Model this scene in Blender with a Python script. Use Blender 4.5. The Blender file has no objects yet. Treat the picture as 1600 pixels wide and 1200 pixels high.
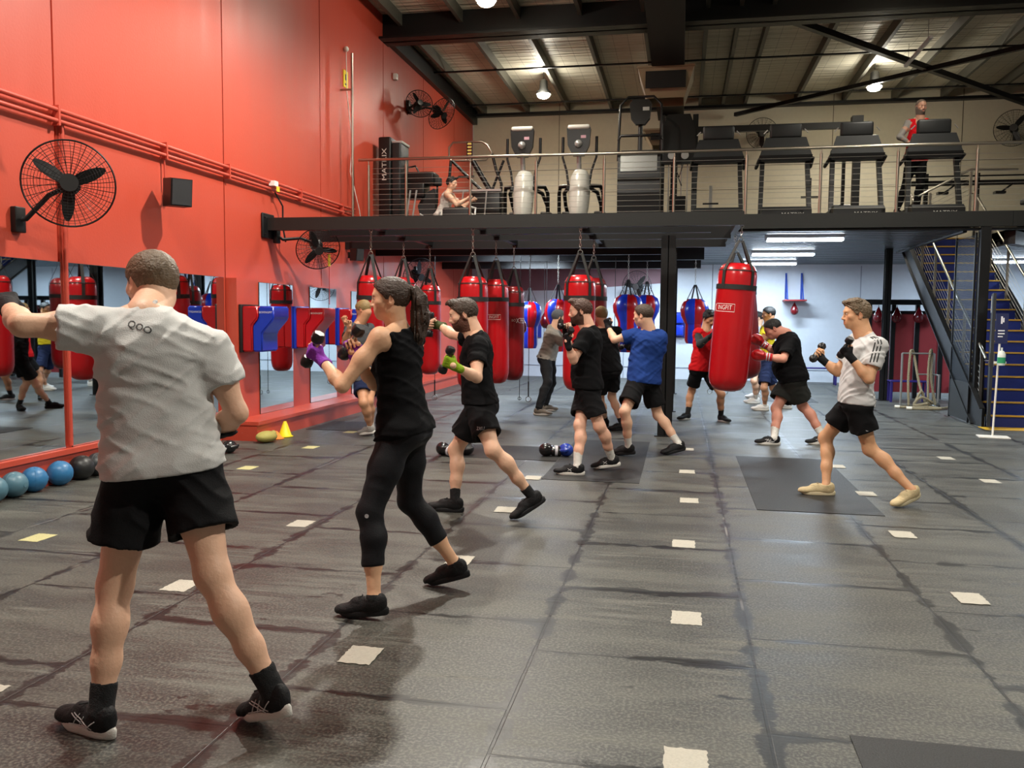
import bpy, bmesh, math, random
import numpy as np
from mathutils import Vector, Matrix
from mathutils.bvhtree import BVHTree
PI = math.pi
random.seed(7)
SC = bpy.context.scene
COL = SC.collection

# ---------------------------------------------------------------- camera
_f, _yaw, _pitch, _roll = 1353.47, .192179, .0753085, .00904119
cam = bpy.data.cameras.new('camera'); camo = bpy.data.objects.new('camera', cam); COL.objects.link(camo)
cy, sy, cp, sp_ = math.cos(_yaw), math.sin(_yaw), math.cos(_pitch), math.sin(_pitch)
F = Vector((-sy*cp, cy*cp, -sp_)); R_ = Vector((cy, sy, 0)); U = R_.cross(F)
c_, s_ = math.cos(_roll), math.sin(_roll)
r2 = c_*R_ + s_*U; u2 = -s_*R_ + c_*U
camo.matrix_world = Matrix(((r2.x, u2.x, -F.x, 0), (r2.y, u2.y, -F.y, 0), (r2.z, u2.z, -F.z, 1.55), (0, 0, 0, 1)))
cam.sensor_width = 36; cam.lens = 36*_f/1600; cam.clip_start = .05; cam.clip_end = 200
SC.camera = camo
# ---------------------------------------------------------------- light
SC.view_settings.view_transform = 'Standard'; SC.view_settings.look = 'None'
SC.view_settings.exposure = 0.62; SC.view_settings.gamma = 1; SC.view_settings.use_curve_mapping = False
wd = bpy.data.worlds.new('world'); SC.world = wd; wd.use_nodes = True
wd.node_tree.nodes['Background'].inputs[0].default_value = (.75, .8, .9, 1)
wd.node_tree.nodes['Background'].inputs[1].default_value = .25
WARM, COOL = (1, .95, .85), (.72, .87, 1)
def spot(x, y, z, power, color, radius=.13, angle=160):
    l = bpy.data.lights.new('high_bay_lamp_light', 'SPOT'); l.energy = power; l.color = color
    l.shadow_soft_size = radius; l.spot_size = math.radians(angle); l.spot_blend = .6
    o = bpy.data.objects.new('high_bay_lamp_light', l); o.location = (x, y, z); COL.objects.link(o); return o
# bays (x, y, power): the hall's high bay lamps; three are in the picture, the others hang over and behind the camera
BAYS = [(-3.25, 20.2, 380), (4.05, 20.7, 380), (-3.25, 14.2, 420), (-2.35, 9.3, 2350), (3.6, 9.0, 1200), (3.6, 14.2, 300), (-3.3, 3.2, 1700), (3.6, 2.6, 1500)]
def area(x, y, z, sx, sy_, power, color, name='tube_light_glow'):
    l = bpy.data.lights.new(name, 'AREA'); l.shape = 'RECTANGLE'; l.size = sx; l.size_y = sy_; l.energy = power; l.color = color
    o = bpy.data.objects.new(name, l); o.location = (x, y, z); COL.objects.link(o); return o
# tubes under the mezzanine deck (x, y)
TUBES = [(1.98, 15.25), (2.0, 18.6), (2.02, 21.6), (7.3, 21.2), (7.3, 16.5), (-3.4, 16.3), (-3.4, 19.6), (-.9, 21.6)]

# ---------------------------------------------------------------- materials
def lin(h):
    h = h.lstrip('#'); v = [int(h[i:i+2], 16)/255 for i in (0, 2, 4)]
    return tuple(c/12.92 if c <= .04045 else ((c+.055)/1.055)**2.4 for c in v)+(1,)
MATS = {}
def mat(name, col='#888888', rough=.5, metal=0, bump=0, scale=20, var=0, emit=0, spec=.5, stretch=None, coat=0, flush=None):
    if name in MATS: return MATS[name]
    m = bpy.data.materials.new(name); m.use_nodes = True; MATS[name] = m
    nt = m.node_tree; n = nt.nodes; L = nt.links; b = n['Principled BSDF']
    c = lin(col) if isinstance(col, str) else tuple(col)+(1,)
    b.inputs['Base Color'].default_value = c; b.inputs['Roughness'].default_value = rough
    b.inputs['Metallic'].default_value = metal; b.inputs['Specular IOR Level'].default_value = spec
    if coat: b.inputs['Coat Weight'].default_value = coat; b.inputs['Coat Roughness'].default_value = .15
    if emit:
        b.inputs['Emission Color'].default_value = c; b.inputs['Emission Strength'].default_value = emit
    if bump or var:
        tc = n.new('ShaderNodeTexCoord'); mp = n.new('ShaderNodeMapping'); L.new(tc.outputs['Object'], mp.inputs[0])
        if stretch: mp.inputs['Scale'].default_value = stretch
        nz = n.new('ShaderNodeTexNoise'); nz.inputs['Scale'].default_value = scale; nz.inputs['Detail'].default_value = 5
        L.new(mp.outputs[0], nz.inputs['Vector'])
        if bump:
            bp = n.new('ShaderNodeBump'); bp.inputs['Strength'].default_value = bump; bp.inputs['Distance'].default_value = .02
            L.new(nz.outputs['Fac'], bp.inputs['Height']); L.new(bp.outputs[0], b.inputs['Normal'])
        if var:
            mx = n.new('ShaderNodeMix'); mx.data_type = 'RGBA'
            mx.inputs['A'].default_value = tuple(min(1, q*(1+var)) for q in c[:3])+(1,)
            mx.inputs['B'].default_value = tuple(q*(1-var) for q in c[:3])+(1,)
            L.new(nz.outputs['Fac'], mx.inputs['Factor']); L.new(mx.outputs['Result'], b.inputs['Base Color'])
    if flush:
        at = n.new('ShaderNodeAttribute'); at.attribute_name = 'flush'
        mx = n.new('ShaderNodeMix'); mx.data_type = 'RGBA'
        src = b.inputs['Base Color'].links[0].from_socket if b.inputs['Base Color'].links else None
        if src: L.new(src, mx.inputs['A'])
        else: mx.inputs['A'].default_value = c
        mx.inputs['B'].default_value = lin(flush); L.new(at.outputs['Fac'], mx.inputs['Factor'])
        L.new(mx.outputs['Result'], b.inputs['Base Color'])
    return m

# ---------------------------------------------------------------- mesh builder
class MB:
    def __init__(s): s.v = []; s.f = []; s.sm = []
    def add(s, vs, fs, smooth=False):
        o = len(s.v); s.v += [tuple(p) for p in vs]; s.f += [tuple(o+i for i in f) for f in fs]; s.sm += [smooth]*len(fs); return s
    def box(s, x0, x1, y0, y1, z0, z1, bev=0):
        if x0 > x1: x0, x1 = x1, x0
        if y0 > y1: y0, y1 = y1, y0
        if z0 > z1: z0, z1 = z1, z0
        if not bev:
            v = [(x, y, z) for z in (z0, z1) for y in (y0, y1) for x in (x0, x1)]
            return s.add(v, [(0, 2, 3, 1), (4, 5, 7, 6), (0, 1, 5, 4), (2, 6, 7, 3), (0, 4, 6, 2), (1, 3, 7, 5)])
        bm = bmesh.new(); bmesh.ops.create_cube(bm, size=1)
        for q in bm.verts: q.co = Vector(((x0+x1)/2+q.co.x*(x1-x0), (y0+y1)/2+q.co.y*(y1-y0), (z0+z1)/2+q.co.z*(z1-z0)))
        bmesh.ops.bevel(bm, geom=bm.edges[:], offset=min(bev, (x1-x0)*.45, (y1-y0)*.45, (z1-z0)*.45), segments=3, profile=.5, affect='EDGES')
        bm.verts.index_update(); s.add([q.co for q in bm.verts], [[q.index for q in f.verts] for f in bm.faces], True); bm.free(); return s
    def beam(s, a, b, w, h, up=(0, 0, 1)):      # rectangular bar between two points
        a, b = Vector(a), Vector(b); d = (b-a).normalized(); up = Vector(up)
        if abs(d.dot(up)) > .98: up = Vector((0, 1, 0))
        r = d.cross(up).normalized(); u = r.cross(d)
        v = [p+r*i*w/2+u*j*h/2 for p in (a, b) for i, j in ((-1, -1), (1, -1), (1, 1), (-1, 1))]
        return s.add(v, [(0, 1, 2, 3), (7, 6, 5, 4), (0, 4, 5, 1), (1, 5, 6, 2), (2, 6, 7, 3), (3, 7, 4, 0)])
    def tube(s, pts, r, n=10, closed=False, cap=True, flat=1.0):
        P = [Vector(p) for p in pts]; k = len(P); rr = r if hasattr(r, '__len__') else [r]*k
        ref = None; rings = []
        for i in range(k):
            if closed: t = (P[(i+1) % k]-P[i-1]).normalized()
            else: t = (P[min(i+1, k-1)]-P[max(i-1, 0)]).normalized()
            if ref is None:
                ref = Vector((0, 0, 1)) if abs(t.z) < .9 else Vector((1, 0, 0))
            a = (ref-t*ref.dot(t)).normalized(); ref = a; b = t.cross(a)
            rings.append([P[i]+(a*math.cos(2*PI*j/n)+b*math.sin(2*PI*j/n)*flat)*rr[i] for j in range(n)])
        v = [q for g in rings for q in g]; f = []
        for i in range(k if closed else k-1):
            i2 = (i+1) % k
            for j in range(n): f.append((i*n+j, i*n+(j+1) % n, i2*n+(j+1) % n, i2*n+j))
        s.add(v, f, True)
        if cap and not closed:
            o = len(s.v)-len(v); s.f += [tuple(o+j for j in reversed(range(n))), tuple(o+(k-1)*n+j for j in range(n))]; s.sm += [False]*2
        return s
    def lathe(s, prof, c=(0, 0, 0), n=24, ax=None, sx=1, sy=1):      # prof: (radius, height) pairs
        M = Matrix.Identity(3) if ax is None else Vector((0, 0, 1)).rotation_difference(Vector(ax).normalized()).to_matrix()
        c = Vector(c); v = []; f = []
        for r, z in prof:
            for j in range(n):
                a = 2*PI*j/n; v.append(c+M @ Vector((r*math.cos(a)*sx, r*math.sin(a)*sy, z)))
        for i in range(len(prof)-1):
            for j in range(n): f.append((i*n+j, i*n+(j+1) % n, (i+1)*n+(j+1) % n, (i+1)*n+j))
        f.append(tuple(reversed(range(n)))); f.append(tuple((len(prof)-1)*n+j for j in range(n)))
        return s.add(v, f, True)
    def ball(s, c, r, n=20):
        rx, ry, rz = r if hasattr(r, '__len__') else (r, r, r)
        pr = [(math.sin(PI*i/n*1.0), -math.cos(PI*i/n)) for i in range(n+1)]
        pr[0] = (.001, -1); pr[-1] = (.001, 1)
        v = []; f = []; m = n*2
        for a, z in pr:
            for j in range(m): v.append((c[0]+rx*a*math.cos(2*PI*j/m), c[1]+ry*a*math.sin(2*PI*j/m), c[2]+rz*z))
        for i in range(n):
            for j in range(m): f.append((i*m+j, i*m+(j+1) % m, (i+1)*m+(j+1) % m, (i+1)*m+j))
        return s.add(v, f, True)
    def prism(s, poly, a0, a1, axis='y'):        # polygon in the two other axes, extruded along axis
        n = len(poly)
        def P(p, a): return {'y': (p[0], a, p[1]), 'x': (a, p[0], p[1]), 'z': (p[0], p[1], a)}[axis]
        v = [P(p, a0) for p in poly]+[P(p, a1) for p in poly]
        f = [tuple(range(n)), tuple(reversed(range(n, 2*n)))]+[(i, i+n, (i+1) % n+n, (i+1) % n) for i in range(n)]
        return s.add(v, f)
    def xf(s, M, i0=0):
        s.v[i0:] = [tuple(M @ Vector(p)) for p in s.v[i0:]]; return s
def mesh_obj(name, v, f, sm, material, parent=None, off=None):
    me = bpy.data.meshes.new(name)
    v = np.asarray([tuple(p) for p in v] if not isinstance(v, np.ndarray) else v, dtype=np.float64)
    if off is not None: v = v-np.asarray(off, dtype=float)
    me.from_pydata([tuple(map(float, p)) for p in v], [], [tuple(map(int, q)) for q in f])
    if isinstance(sm, bool): sm = [sm]*len(me.polygons)
    me.polygons.foreach_set('use_smooth', list(sm))
    bm = bmesh.new(); bm.from_mesh(me); bmesh.ops.recalc_face_normals(bm, faces=bm.faces); bm.to_mesh(me); bm.free()
    if material: me.materials.append(material)
    o = bpy.data.objects.new(name, me); COL.objects.link(o)
    if parent: o.parent = parent
    return o
def fin(name, mb, material, parent=None, label=None):
    o = mesh_obj(name, mb.v, mb.f, mb.sm, material, parent)
    if any(mb.sm) and not all(mb.sm): o.data.set_sharp_from_angle(angle=math.radians(50)) if hasattr(o.data, 'set_sharp_from_angle') else None
    elif any(mb.sm) and hasattr(o.data, 'set_sharp_from_angle'): o.data.set_sharp_from_angle(angle=math.radians(60))
    if label: o['label'] = label
    return o
def struct(name, mb, material, parent=None):
    o = fin(name, mb, material, parent)
    if not parent: o['kind'] = 'structure'
    return o
def tag(o, label, cat, group=None):
    o['label'] = label; o['category'] = cat
    if group: o['group'] = group
    return o
def thing(name, label, cat, loc=(0, 0, 0), rz=0, group=None):
    o = bpy.data.objects.new(name, None); o.location = loc; o.rotation_euler = (0, 0, rz); o.empty_display_size = .1
    COL.objects.link(o); return tag(o, label, cat, group)
def dup(root, loc, rz=None, label=None, rot=None):
    def cp(o, par):
        c = o.copy(); COL.objects.link(c)
        if par: c.parent = par
        for ch in list(o.children): cp(ch, c)
        return c
    r = cp(root, None); r.location = loc
    if rz is not None: r.rotation_euler = (0, 0, rz)
    if rot: r.rotation_euler = rot
    if label: r['label'] = label
    return r
def text_geo(s, size, font_scale_x=1.0):
    cu = bpy.data.curves.new('lettering', 'FONT'); cu.body = s; cu.size = size; cu.align_x = 'CENTER'; cu.align_y = 'CENTER'; cu.resolution_u = 2
    o = bpy.data.objects.new('lettering', cu); COL.objects.link(o)
    me = o.to_mesh(); v = [(p.co.x*font_scale_x, p.co.y) for p in me.vertices]; f = [tuple(p.vertices) for p in me.polygons]
    o.to_mesh_clear(); bpy.data.objects.remove(o); bpy.data.curves.remove(cu); return v, f
def text_flat(mb, s, size, origin, ux, uy, sx=1.0, off=0):
    v, f = text_geo(s, size, sx); o = Vector(origin); ux = Vector(ux); uy = Vector(uy)
    mb.add([o+ux*a+uy*b for a, b in v], f)
# ================================================================ the hall
W = -5.65                                   # left wall plane
RIGHT, BACK, FRONT = 9.6, 23.2, -4.0
black_steel = mat('black_steel', '#111112', .45, .3, .05, 30)
dark_steel = mat('dark_steel', '#1c1d1b', .5, .2, .05, 30)
# floor: rubber mats laid 1 m square in strips, with worn and damp patches
def floor_mat():
    m = bpy.data.materials.new('rubber_floor'); m.use_nodes = True; nt = m.node_tree; n = nt.nodes; L = nt.links; b = n['Principled BSDF']
    geo = n.new('ShaderNodeNewGeometry')
    mp = n.new('ShaderNodeMapping'); L.new(geo.outputs['Position'], mp.inputs[0])
    mp.inputs['Rotation'].default_value = (0, 0, -PI/2); mp.inputs['Location'].default_value = (-.28, .36, 0)
    br = n.new('ShaderNodeTexBrick'); L.new(mp.outputs[0], br.inputs['Vector'])
    br.offset = .37; br.inputs['Scale'].default_value = 1; br.inputs['Brick Width'].default_value = 1; br.inputs['Row Height'].default_value = 1
    br.inputs['Mortar Size'].default_value = .008; br.inputs['Mortar Smooth'].default_value = .3
    br.inputs['Color1'].default_value = (0, 0, 0, 1); br.inputs['Color2'].default_value = (1, 1, 1, 1); br.inputs['Mortar'].default_value = (.5, .5, .5, 1)
    # second brick with wide soft mortar = distance to the seams, for stains gathered there
    br2 = n.new('ShaderNodeTexBrick'); L.new(mp.outputs[0], br2.inputs['Vector']); br2.offset = .37
    br2.inputs['Scale'].default_value = 1; br2.inputs['Brick Width'].default_value = 1; br2.inputs['Row Height'].default_value = 1
    br2.inputs['Mortar Size'].default_value = .085; br2.inputs['Mortar Smooth'].default_value = 1
    def noise(scale, det, st=(1, 1, 1), rough=.55):
        mm = n.new('ShaderNodeMapping'); mm.inputs['Scale'].default_value = st; L.new(geo.outputs['Position'], mm.inputs[0])
        z = n.new('ShaderNodeTexNoise'); z.inputs['Scale'].default_value = scale; z.inputs['Detail'].default_value = det; z.inputs['Roughness'].default_value = rough
        L.new(mm.outputs[0], z.inputs['Vector']); return z.outputs['Fac']
    def mth(op, a, b_, c=None, clamp=False):
        q = n.new('ShaderNodeMath'); q.operation = op; q.use_clamp = clamp
        for i, x in enumerate((a, b_, c)):
            if x is None: continue
            if isinstance(x, (int, float)): q.inputs[i].default_value = x
            else: L.new(x, q.inputs[i])
        return q.outputs[0]
    def ramp(x, a, b_):
        q = n.new('ShaderNodeMapRange'); q.interpolation_type = 'SMOOTHSTEP'; L.new(x, q.inputs[0]); q.inputs[1].default_value = a; q.inputs[2].default_value = b_; return q.outputs[0]
    def mix(fac, A, B):
        q = n.new('ShaderNodeMix'); q.data_type = 'RGBA'; L.new(fac, q.inputs['Factor'])
        for k, x in (('A', A), ('B', B)):
            if isinstance(x, tuple): q.inputs[k].default_value = x
            else: L.new(x, q.inputs[k])
        return q.outputs['Result']
    big = noise(.5, 4); med = noise(2.0, 7, (.5, 1.5, 1), .65); stain = noise(2.3, 12, (.85, 1.9, 1), .74); fine = noise(75, 4); mid = noise(9, 8, (.5, 1.6, 1), .7); st2 = noise(.8, 3, (1, 1, 1)); scr = noise(5, 6, (.25, 3.2, 1), .7)
    seam = br2.outputs['Fac']
    st = mth('ADD', stain, mth('MULTIPLY', seam, .19)); st = mth('ADD', st, mth('MULTIPLY', mth('SUBTRACT', st2, .5), .22)); st = ramp(st, .635, .648)
    dry = ramp(mth('ADD', scr, mth('MULTIPLY', mth('SUBTRACT', st2, .5), .5)), .52, .66)
    base = mix(big, lin('#292a28'), lin('#3c3c38'))
    vary = mix(mth('MULTIPLY', br.outputs['Color'], .55), base, lin('#1b1c1f'))
    c2 = mix(mth('MULTIPLY', ramp(med, .42, .64), .6), vary, lin('#55554e'))
    c2 = mix(mth('MULTIPLY', ramp(mid, .45, .7), .3), c2, lin('#1e1e1e'))
    c2 = mix(mth('MULTIPLY', dry, .4), c2, lin('#6b6a62'))
    c3 = mix(mth('MULTIPLY', ramp(fine, .42, .66), .5), c2, lin('#77766d'))
    c4 = mix(mth('MULTIPLY', st, .85), c3, lin('#0d0d0d'))
    wl = ramp(noise(1.1, 2, (1.3, 1.1, 1)), .6, .66); line = mix(wl, lin('#0b0b0b'), lin('#77756d'))
    c5 = mix(mth('MULTIPLY', br.outputs['Fac'], .9), c4, line)
    L.new(c5, b.inputs['Base Color'])
    rg = mth('ADD', .27, mth('MULTIPLY', med, .42)); rg = mth('ADD', rg, mth('MULTIPLY', dry, .12)); rg = mth('SUBTRACT', rg, mth('MULTIPLY', st, .12)); L.new(rg, b.inputs['Roughness'])
    b.inputs['Specular IOR Level'].default_value = .5
    bp = n.new('ShaderNodeBump'); bp.inputs['Strength'].default_value = .35; bp.inputs['Distance'].default_value = .006
    h = mth('SUBTRACT', mth('MULTIPLY', fine, .35), br.outputs['Fac']); h = mth('ADD', h, mth('MULTIPLY', med, .8)); L.new(h, bp.inputs['Height']); L.new(bp.outputs[0], b.inputs['Normal'])
    return m
struct('floor', MB().box(W-.3, RIGHT+.2, FRONT-.2, BACK+.2, -.2, 0), floor_mat())
# left wall: painted precast panels with open joints
def paint(name, col, rough=.4, drip=0):
    m = bpy.data.materials.new(name); m.use_nodes = True; nt = m.node_tree; n = nt.nodes; L = nt.links; b = n['Principled BSDF']
    geo = n.new('ShaderNodeNewGeometry'); b.inputs['Roughness'].default_value = rough
    mm = n.new('ShaderNodeMapping'); mm.inputs['Scale'].default_value = (1, 1.6, .12); L.new(geo.outputs['Position'], mm.inputs[0])
    z = n.new('ShaderNodeTexNoise'); z.inputs['Scale'].default_value = 3; z.inputs['Detail'].default_value = 6; L.new(mm.outputs[0], z.inputs['Vector'])
    c = lin(col); mx = n.new('ShaderNodeMix'); mx.data_type = 'RGBA'; mx.inputs['A'].default_value = tuple(q*.93 for q in c[:3])+(1,); mx.inputs['B'].default_value = tuple(min(1, q*1.07) for q in c[:3])+(1,)
    L.new(z.outputs['Fac'], mx.inputs['Factor']); L.new(mx.outputs['Result'], b.inputs['Base Color'])
    z2 = n.new('ShaderNodeTexNoise'); z2.inputs['Scale'].default_value = 40; z2.inputs['Detail'].default_value = 4; L.new(geo.outputs['Position'], z2.inputs['Vector'])
    bp = n.new('ShaderNodeBump'); bp.inputs['Strength'].default_value = .12; bp.inputs['Distance'].default_value = .01; L.new(z2.outputs['Fac'], bp.inputs['Height']); L.new(bp.outputs[0], b.inputs['Normal'])
    mr = n.new('ShaderNodeMapRange'); L.new(z.outputs['Fac'], mr.inputs[0]); mr.inputs[3].default_value = rough-.08; mr.inputs[4].default_value = rough+.1; L.new(mr.outputs[0], b.inputs['Roughness'])
    return m
red = paint('red_wall_paint', '#bd4834', .42)
SEAMS = [-1.9, 1.1, 4.1, 7.1, 10.08, 13.05, 16.0, 18.6, 21.2]
mb = MB(); ys = [FRONT]+SEAMS+[BACK]
for a, b in zip(ys[:-1], ys[1:]): mb.box(W-.25, W, a+.012, b-.012, 0, 7.6)
mb.box(W-.3, W-.03, FRONT, BACK, 0, 7.6)
struct('wall_left', mb, red)
# boxed-out lower wall beyond the long mirror
JX = -5.5; JY = 10.08
mb = MB().box(W, JX, JY, BACK, 0, 2.03); struct('trim_1', mb, red)
mb = MB().box(W, -5.14, 9.88, BACK, 0, .2).box(W, -5.11, 9.86, BACK, .2, .245)
struct('baseboard_left', mb, red)
mb = MB().box(W, W+.05, FRONT, 9.85, 0, .255).box(W, W+.08, FRONT, 9.85, .255, .3).box(W, W+.03, 9.85, 10.03, .25, .3); struct('baseboard_front', mb, red)
# mirrors
mirror = mat('mirror_glass', '#d5dcdc', .015, 1); edge = mat('mirror_edge', '#22302c', .3)
for y0, y1, x, z0, z1, lab in [(1.2, 4.08, W, .3, 2.035, 'long wall mirror at the left edge beside the blue balls'), (4.13, 7.11, W, .3, 2.035, 'large wall mirror left of the red pipe, reflecting the stairs'),
        (7.2, 10.02, W, .3, 2.035, 'large wall mirror right of the red pipe, behind the man in the grey t-shirt'),
        (10.65, 11.66, JX, .247, 2.0, 'narrow wall mirror between the first two wall pads'), (12.25, 13.27, JX, .247, 2.0, 'narrow wall mirror behind the purple glove'),
        (13.92, 14.9, JX, .247, 1.99, 'narrow wall mirror behind the bent man in dark grey'), (15.8, 16.7, JX, .247, 1.99, 'narrow wall mirror farthest down the red wall')]:
    t = thing('wall_mirror', lab, 'mirror', (x, (y0+y1)/2, z0), group=None)
    h = (y1-y0)/2
    fin('mirror_glass', MB().box(.004, .012, -h+.004, h-.004, .004, z1-z0-.004), mirror, t)
    fin('mirror_edge', MB().box(0, .0105, -h, h, 0, .004).box(0, .0105, -h, h, z1-z0-.004, z1-z0).box(0, .0105, -h, -h+.004, 0, z1-z0).box(0, .0105, h-.004, h, 0, z1-z0), edge, t)
# back wall: beige blockwork above the deck, pale grey below
beige = mat('beige_wall', '#cdc5ac', .7, 0, .06, 12, .06); pale = mat('pale_wall', '#c3cad3', .55, 0, .05, 10, .05)
mb = MB().box(W, RIGHT, BACK, BACK+.2, 3.1, 7.6)
struct('wall_back', mb, beige)
mb = MB()
for x in (-3.3, -.1, 3.6, 6.6): mb.box(x-.008, x+.008, BACK-.006, BACK, 3.1, 7.6)
for z in (4.15, 4.9, 5.5): mb.box(W, RIGHT, BACK-.005, BACK, z-.005, z+.005)
struct('trim_2', mb, mat('wall_joint', '#5e5644', .8))
struct('wall_rear', MB().box(W, RIGHT, BACK-.02, BACK+.2, 0, 3.1), pale)
mb = MB().box(W+.4, RIGHT, BACK-.035, BACK-.02, .3, .315)
for x in (-1.5, 4.4, 7.4): mb.box(x-.01, x+.01, BACK-.026, BACK-.02, 0, 2.95)
struct('trim_3', mb, mat('pale_joint', '#8b94a2', .7))
struct('trim_4', MB().prism([(-5.2, 2.95), (-5.2, 2.3), (-3.2, 2.32), (-.4, 2.52), (-.4, 2.95)], BACK-.03, BACK-.02), mat('mauve_shadow_band', '#7b5a62', .6))  # mauve wedge coloured in for the deck structure's shadow on the wall
struct('wall_right', MB().box(RIGHT, RIGHT+.2, FRONT, BACK, 0, 7.6), paint('pale_wall_paint', '#bcc4cd', .5))
struct('wall_front', MB().box(W-.2, RIGHT+.2, FRONT-.2, FRONT, 0, 7.6), paint('pale_wall_paint_front', '#a9a9a6', .6))
# roof: foil blanket over purlins, rafter, duct, braces
def foil():
    m = bpy.data.materials.new('roof_foil'); m.use_nodes = True; nt = m.node_tree; n = nt.nodes; L = nt.links; b = n['Principled BSDF']
    b.inputs['Base Color'].default_value = lin('#c9c3ae'); b.inputs['Roughness'].default_value = .45; b.inputs['Metallic'].default_value = .1
    geo = n.new('ShaderNodeNewGeometry'); mm = n.new('ShaderNodeMapping'); mm.inputs['Scale'].default_value = (.35, 5, 1); L.new(geo.outputs['Position'], mm.inputs[0])
    z = n.new('ShaderNodeTexNoise'); z.inputs['Scale'].default_value = 1.6; z.inputs['Detail'].default_value = 4; L.new(mm.outputs[0], z.inputs['Vector'])
    bp = n.new('ShaderNodeBump'); bp.inputs['Strength'].default_value = 1; bp.inputs['Distance'].default_value = .12; L.new(z.outputs['Fac'], bp.inputs['Height']); L.new(bp.outputs[0], b.inputs['Normal'])
    br = n.new('ShaderNodeTexBrick'); L.new(geo.outputs['Position'], br.inputs['Vector']); br.offset = 0
    br.inputs['Scale'].default_value = 1; br.inputs['Brick Width'].default_value = .3; br.inputs['Row Height'].default_value = .3; br.inputs['Mortar Size'].default_value = .004
    br.inputs['Color1'].default_value = br.inputs['Color2'].default_value = lin('#cfc8b2'); br.inputs['Mortar'].default_value = lin('#8a8470'); L.new(br.outputs['Color'], b.inputs['Base Color'])
    return m
struct('ceiling', MB().box(W-.3, RIGHT+.2, FRONT-.2, BACK+.2, 7.22, 7.4), foil())
purl = mat('purlin_steel', '#5c5a50', .5, .3)
mb = MB()
for x in (-5.3, -4.13, -3.05, -1.92, -.8, .33, .9, 1.45, 2.68, 3.82, 4.97, 6.1, 7.2, 8.3): mb.box(x-.035, x+.035, FRONT, BACK, 7.0, 7.22)
struct('trim_5', mb, purl)
mb = MB().box(W, RIGHT, 15.75, 16.25, 6.72, 6.76).box(W, RIGHT, 15.97, 16.03, 6.72, 7.22).box(W, RIGHT, 8.75, 9.05, 6.76, 7.22).box(W, RIGHT, BACK-.2, BACK, 6.93, 7.0)
struct('trim_6', mb, black_steel)
mb = MB().box(W, RIGHT, 19.0, 19.05, 6.97, 7.0).box(W, RIGHT, 22.0, 22.05, 6.97, 7.0).beam((1.8, 16.2, 6.78), (8.2, 23.0, 6.66), .11, .11).beam((8.0, 16.2, 6.66), (1.2, 22.9, 6.72), .09, .09)
mb.box(W, W+.12, 16, BACK, 6.75, 7.1)
struct('trim_7', mb, black_steel)
# air duct under the ridge with two outlets
t = thing('air_duct', 'dark rectangular air duct running under the roof to the back wall', 'duct', (-.36, 17.5, 6.3))
fin('duct_body', MB().box(-.3, .3, -5.5, 3.9, 0, .62), mat('duct_paint', '#1e1d1a', .6), t)
tan = mat('diffuser_tan', '#a08f72', .5)
for (y, z, w) in ((-.1, -.02, .52), (3.5, -.42, .55)):
    w2 = w*.68; mb = MB()
    o = (-.04, y, z); z1 = -.52 if z > -.1 else -.3
    q = lambda ww, zz: [(o[0]-ww, o[1]-ww, o[2]+zz), (o[0]+ww, o[1]-ww, o[2]+zz), (o[0]+ww, o[1]+ww, o[2]+zz), (o[0]-ww, o[1]+ww, o[2]+zz)]
    mb.add(q(w, 0)+q(w2, z1)+q(w*.97, .0)+q(w2*.95, z1), [(0, 1, 5, 4), (1, 2, 6, 5), (2, 3, 7, 6), (3, 0, 4, 7), (8, 12, 13, 9), (9, 13, 14, 10), (10, 14, 15, 11), (11, 15, 12, 8), (4, 5, 13, 12), (5, 6, 14, 13), (6, 7, 15, 14), (7, 4, 12, 15)])
    for k in (0, 1, 2, 3):
        a, b = q(w, .02)[k], q(w, .02)[(k+1) % 4]; mb.beam(a, b, .04, .04)
    d = fin('duct_outlet', mb, tan, t, 'tan flared air outlet')
    fin('outlet_grille', MB().box(o[0]-w*.72, o[0]+w*.72, o[1]-w*.99, o[1]-w*.96, o[2]+z1*.72, o[2]-.06), mat('duct_dark', '#0c0b0a', .6), d)
    if z < -.1: fin('duct_neck', MB().box(-.22, .18, 3.3, 3.7, z, .1), MATS['duct_paint'], t)

# mezzanine deck with corrugated underside and stair opening
SX0, SX1, SY0, SY1 = 4.32, 5.68, 14.7, 19.0
DT, DB = 3.22, 2.98
deck = mat('deck_steel', '#6b7178', .35, .7, 0)
mb = MB()
def corr(x0, x1, y0, y1):
    n = int((y1-y0)/.3)+1; p = (y1-y0)/n; prof = []
    for i in range(n): prof += [(y0+i*p, DB+.055), (y0+(i+.12)*p, DB), (y0+(i+.5)*p, DB), (y0+(i+.62)*p, DB+.055)]
    prof += [(y1, DB+.055), (y1, DB+.09), (y0, DB+.09)]
    mb.prism(prof, x0, x1, 'x')
corr(W, SX0, 14.55, BACK-.02); corr(SX0, SX1, SY1, BACK-.02); corr(SX1, RIGHT, 14.55, BACK-.02)
struct('trim_8', mb, deck)
struct('trim_12', MB().box(W, .45, 14.56, 16.1, DB-.03, DB-.01), mat('unlit_underside', '#0b0b0c', .7))  # black sheet added to darken the unlit front strip of the deck underside
mb = MB()
for x0, x1, y0, y1 in ((W, SX0, 14.5, BACK), (SX0, SX1, SY1, BACK), (SX1, RIGHT, 14.5, BACK), (SX0, SX1, 14.5, SY0)): mb.box(x0, x1, y0, y1, DB+.095, DT)
struct('trim_9', mb, mat('deck_floor', '#3b3b3a', .7))
mb = MB().box(W, 4.86, 14.38, 14.5, 3.01, DT+.02).box(4.865, RIGHT, 14.38, 14.5, 3.01, DT+.02).box(W, RIGHT, 14.44, 14.62, 2.97, 3.0)
mb.box(SX0-.06, SX0, SY0, SY1, 2.95, DT).box(SX1, SX1+.06, SY0, SY1, 2.95, DT)
struct('trim_10', mb, dark_steel)
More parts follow.
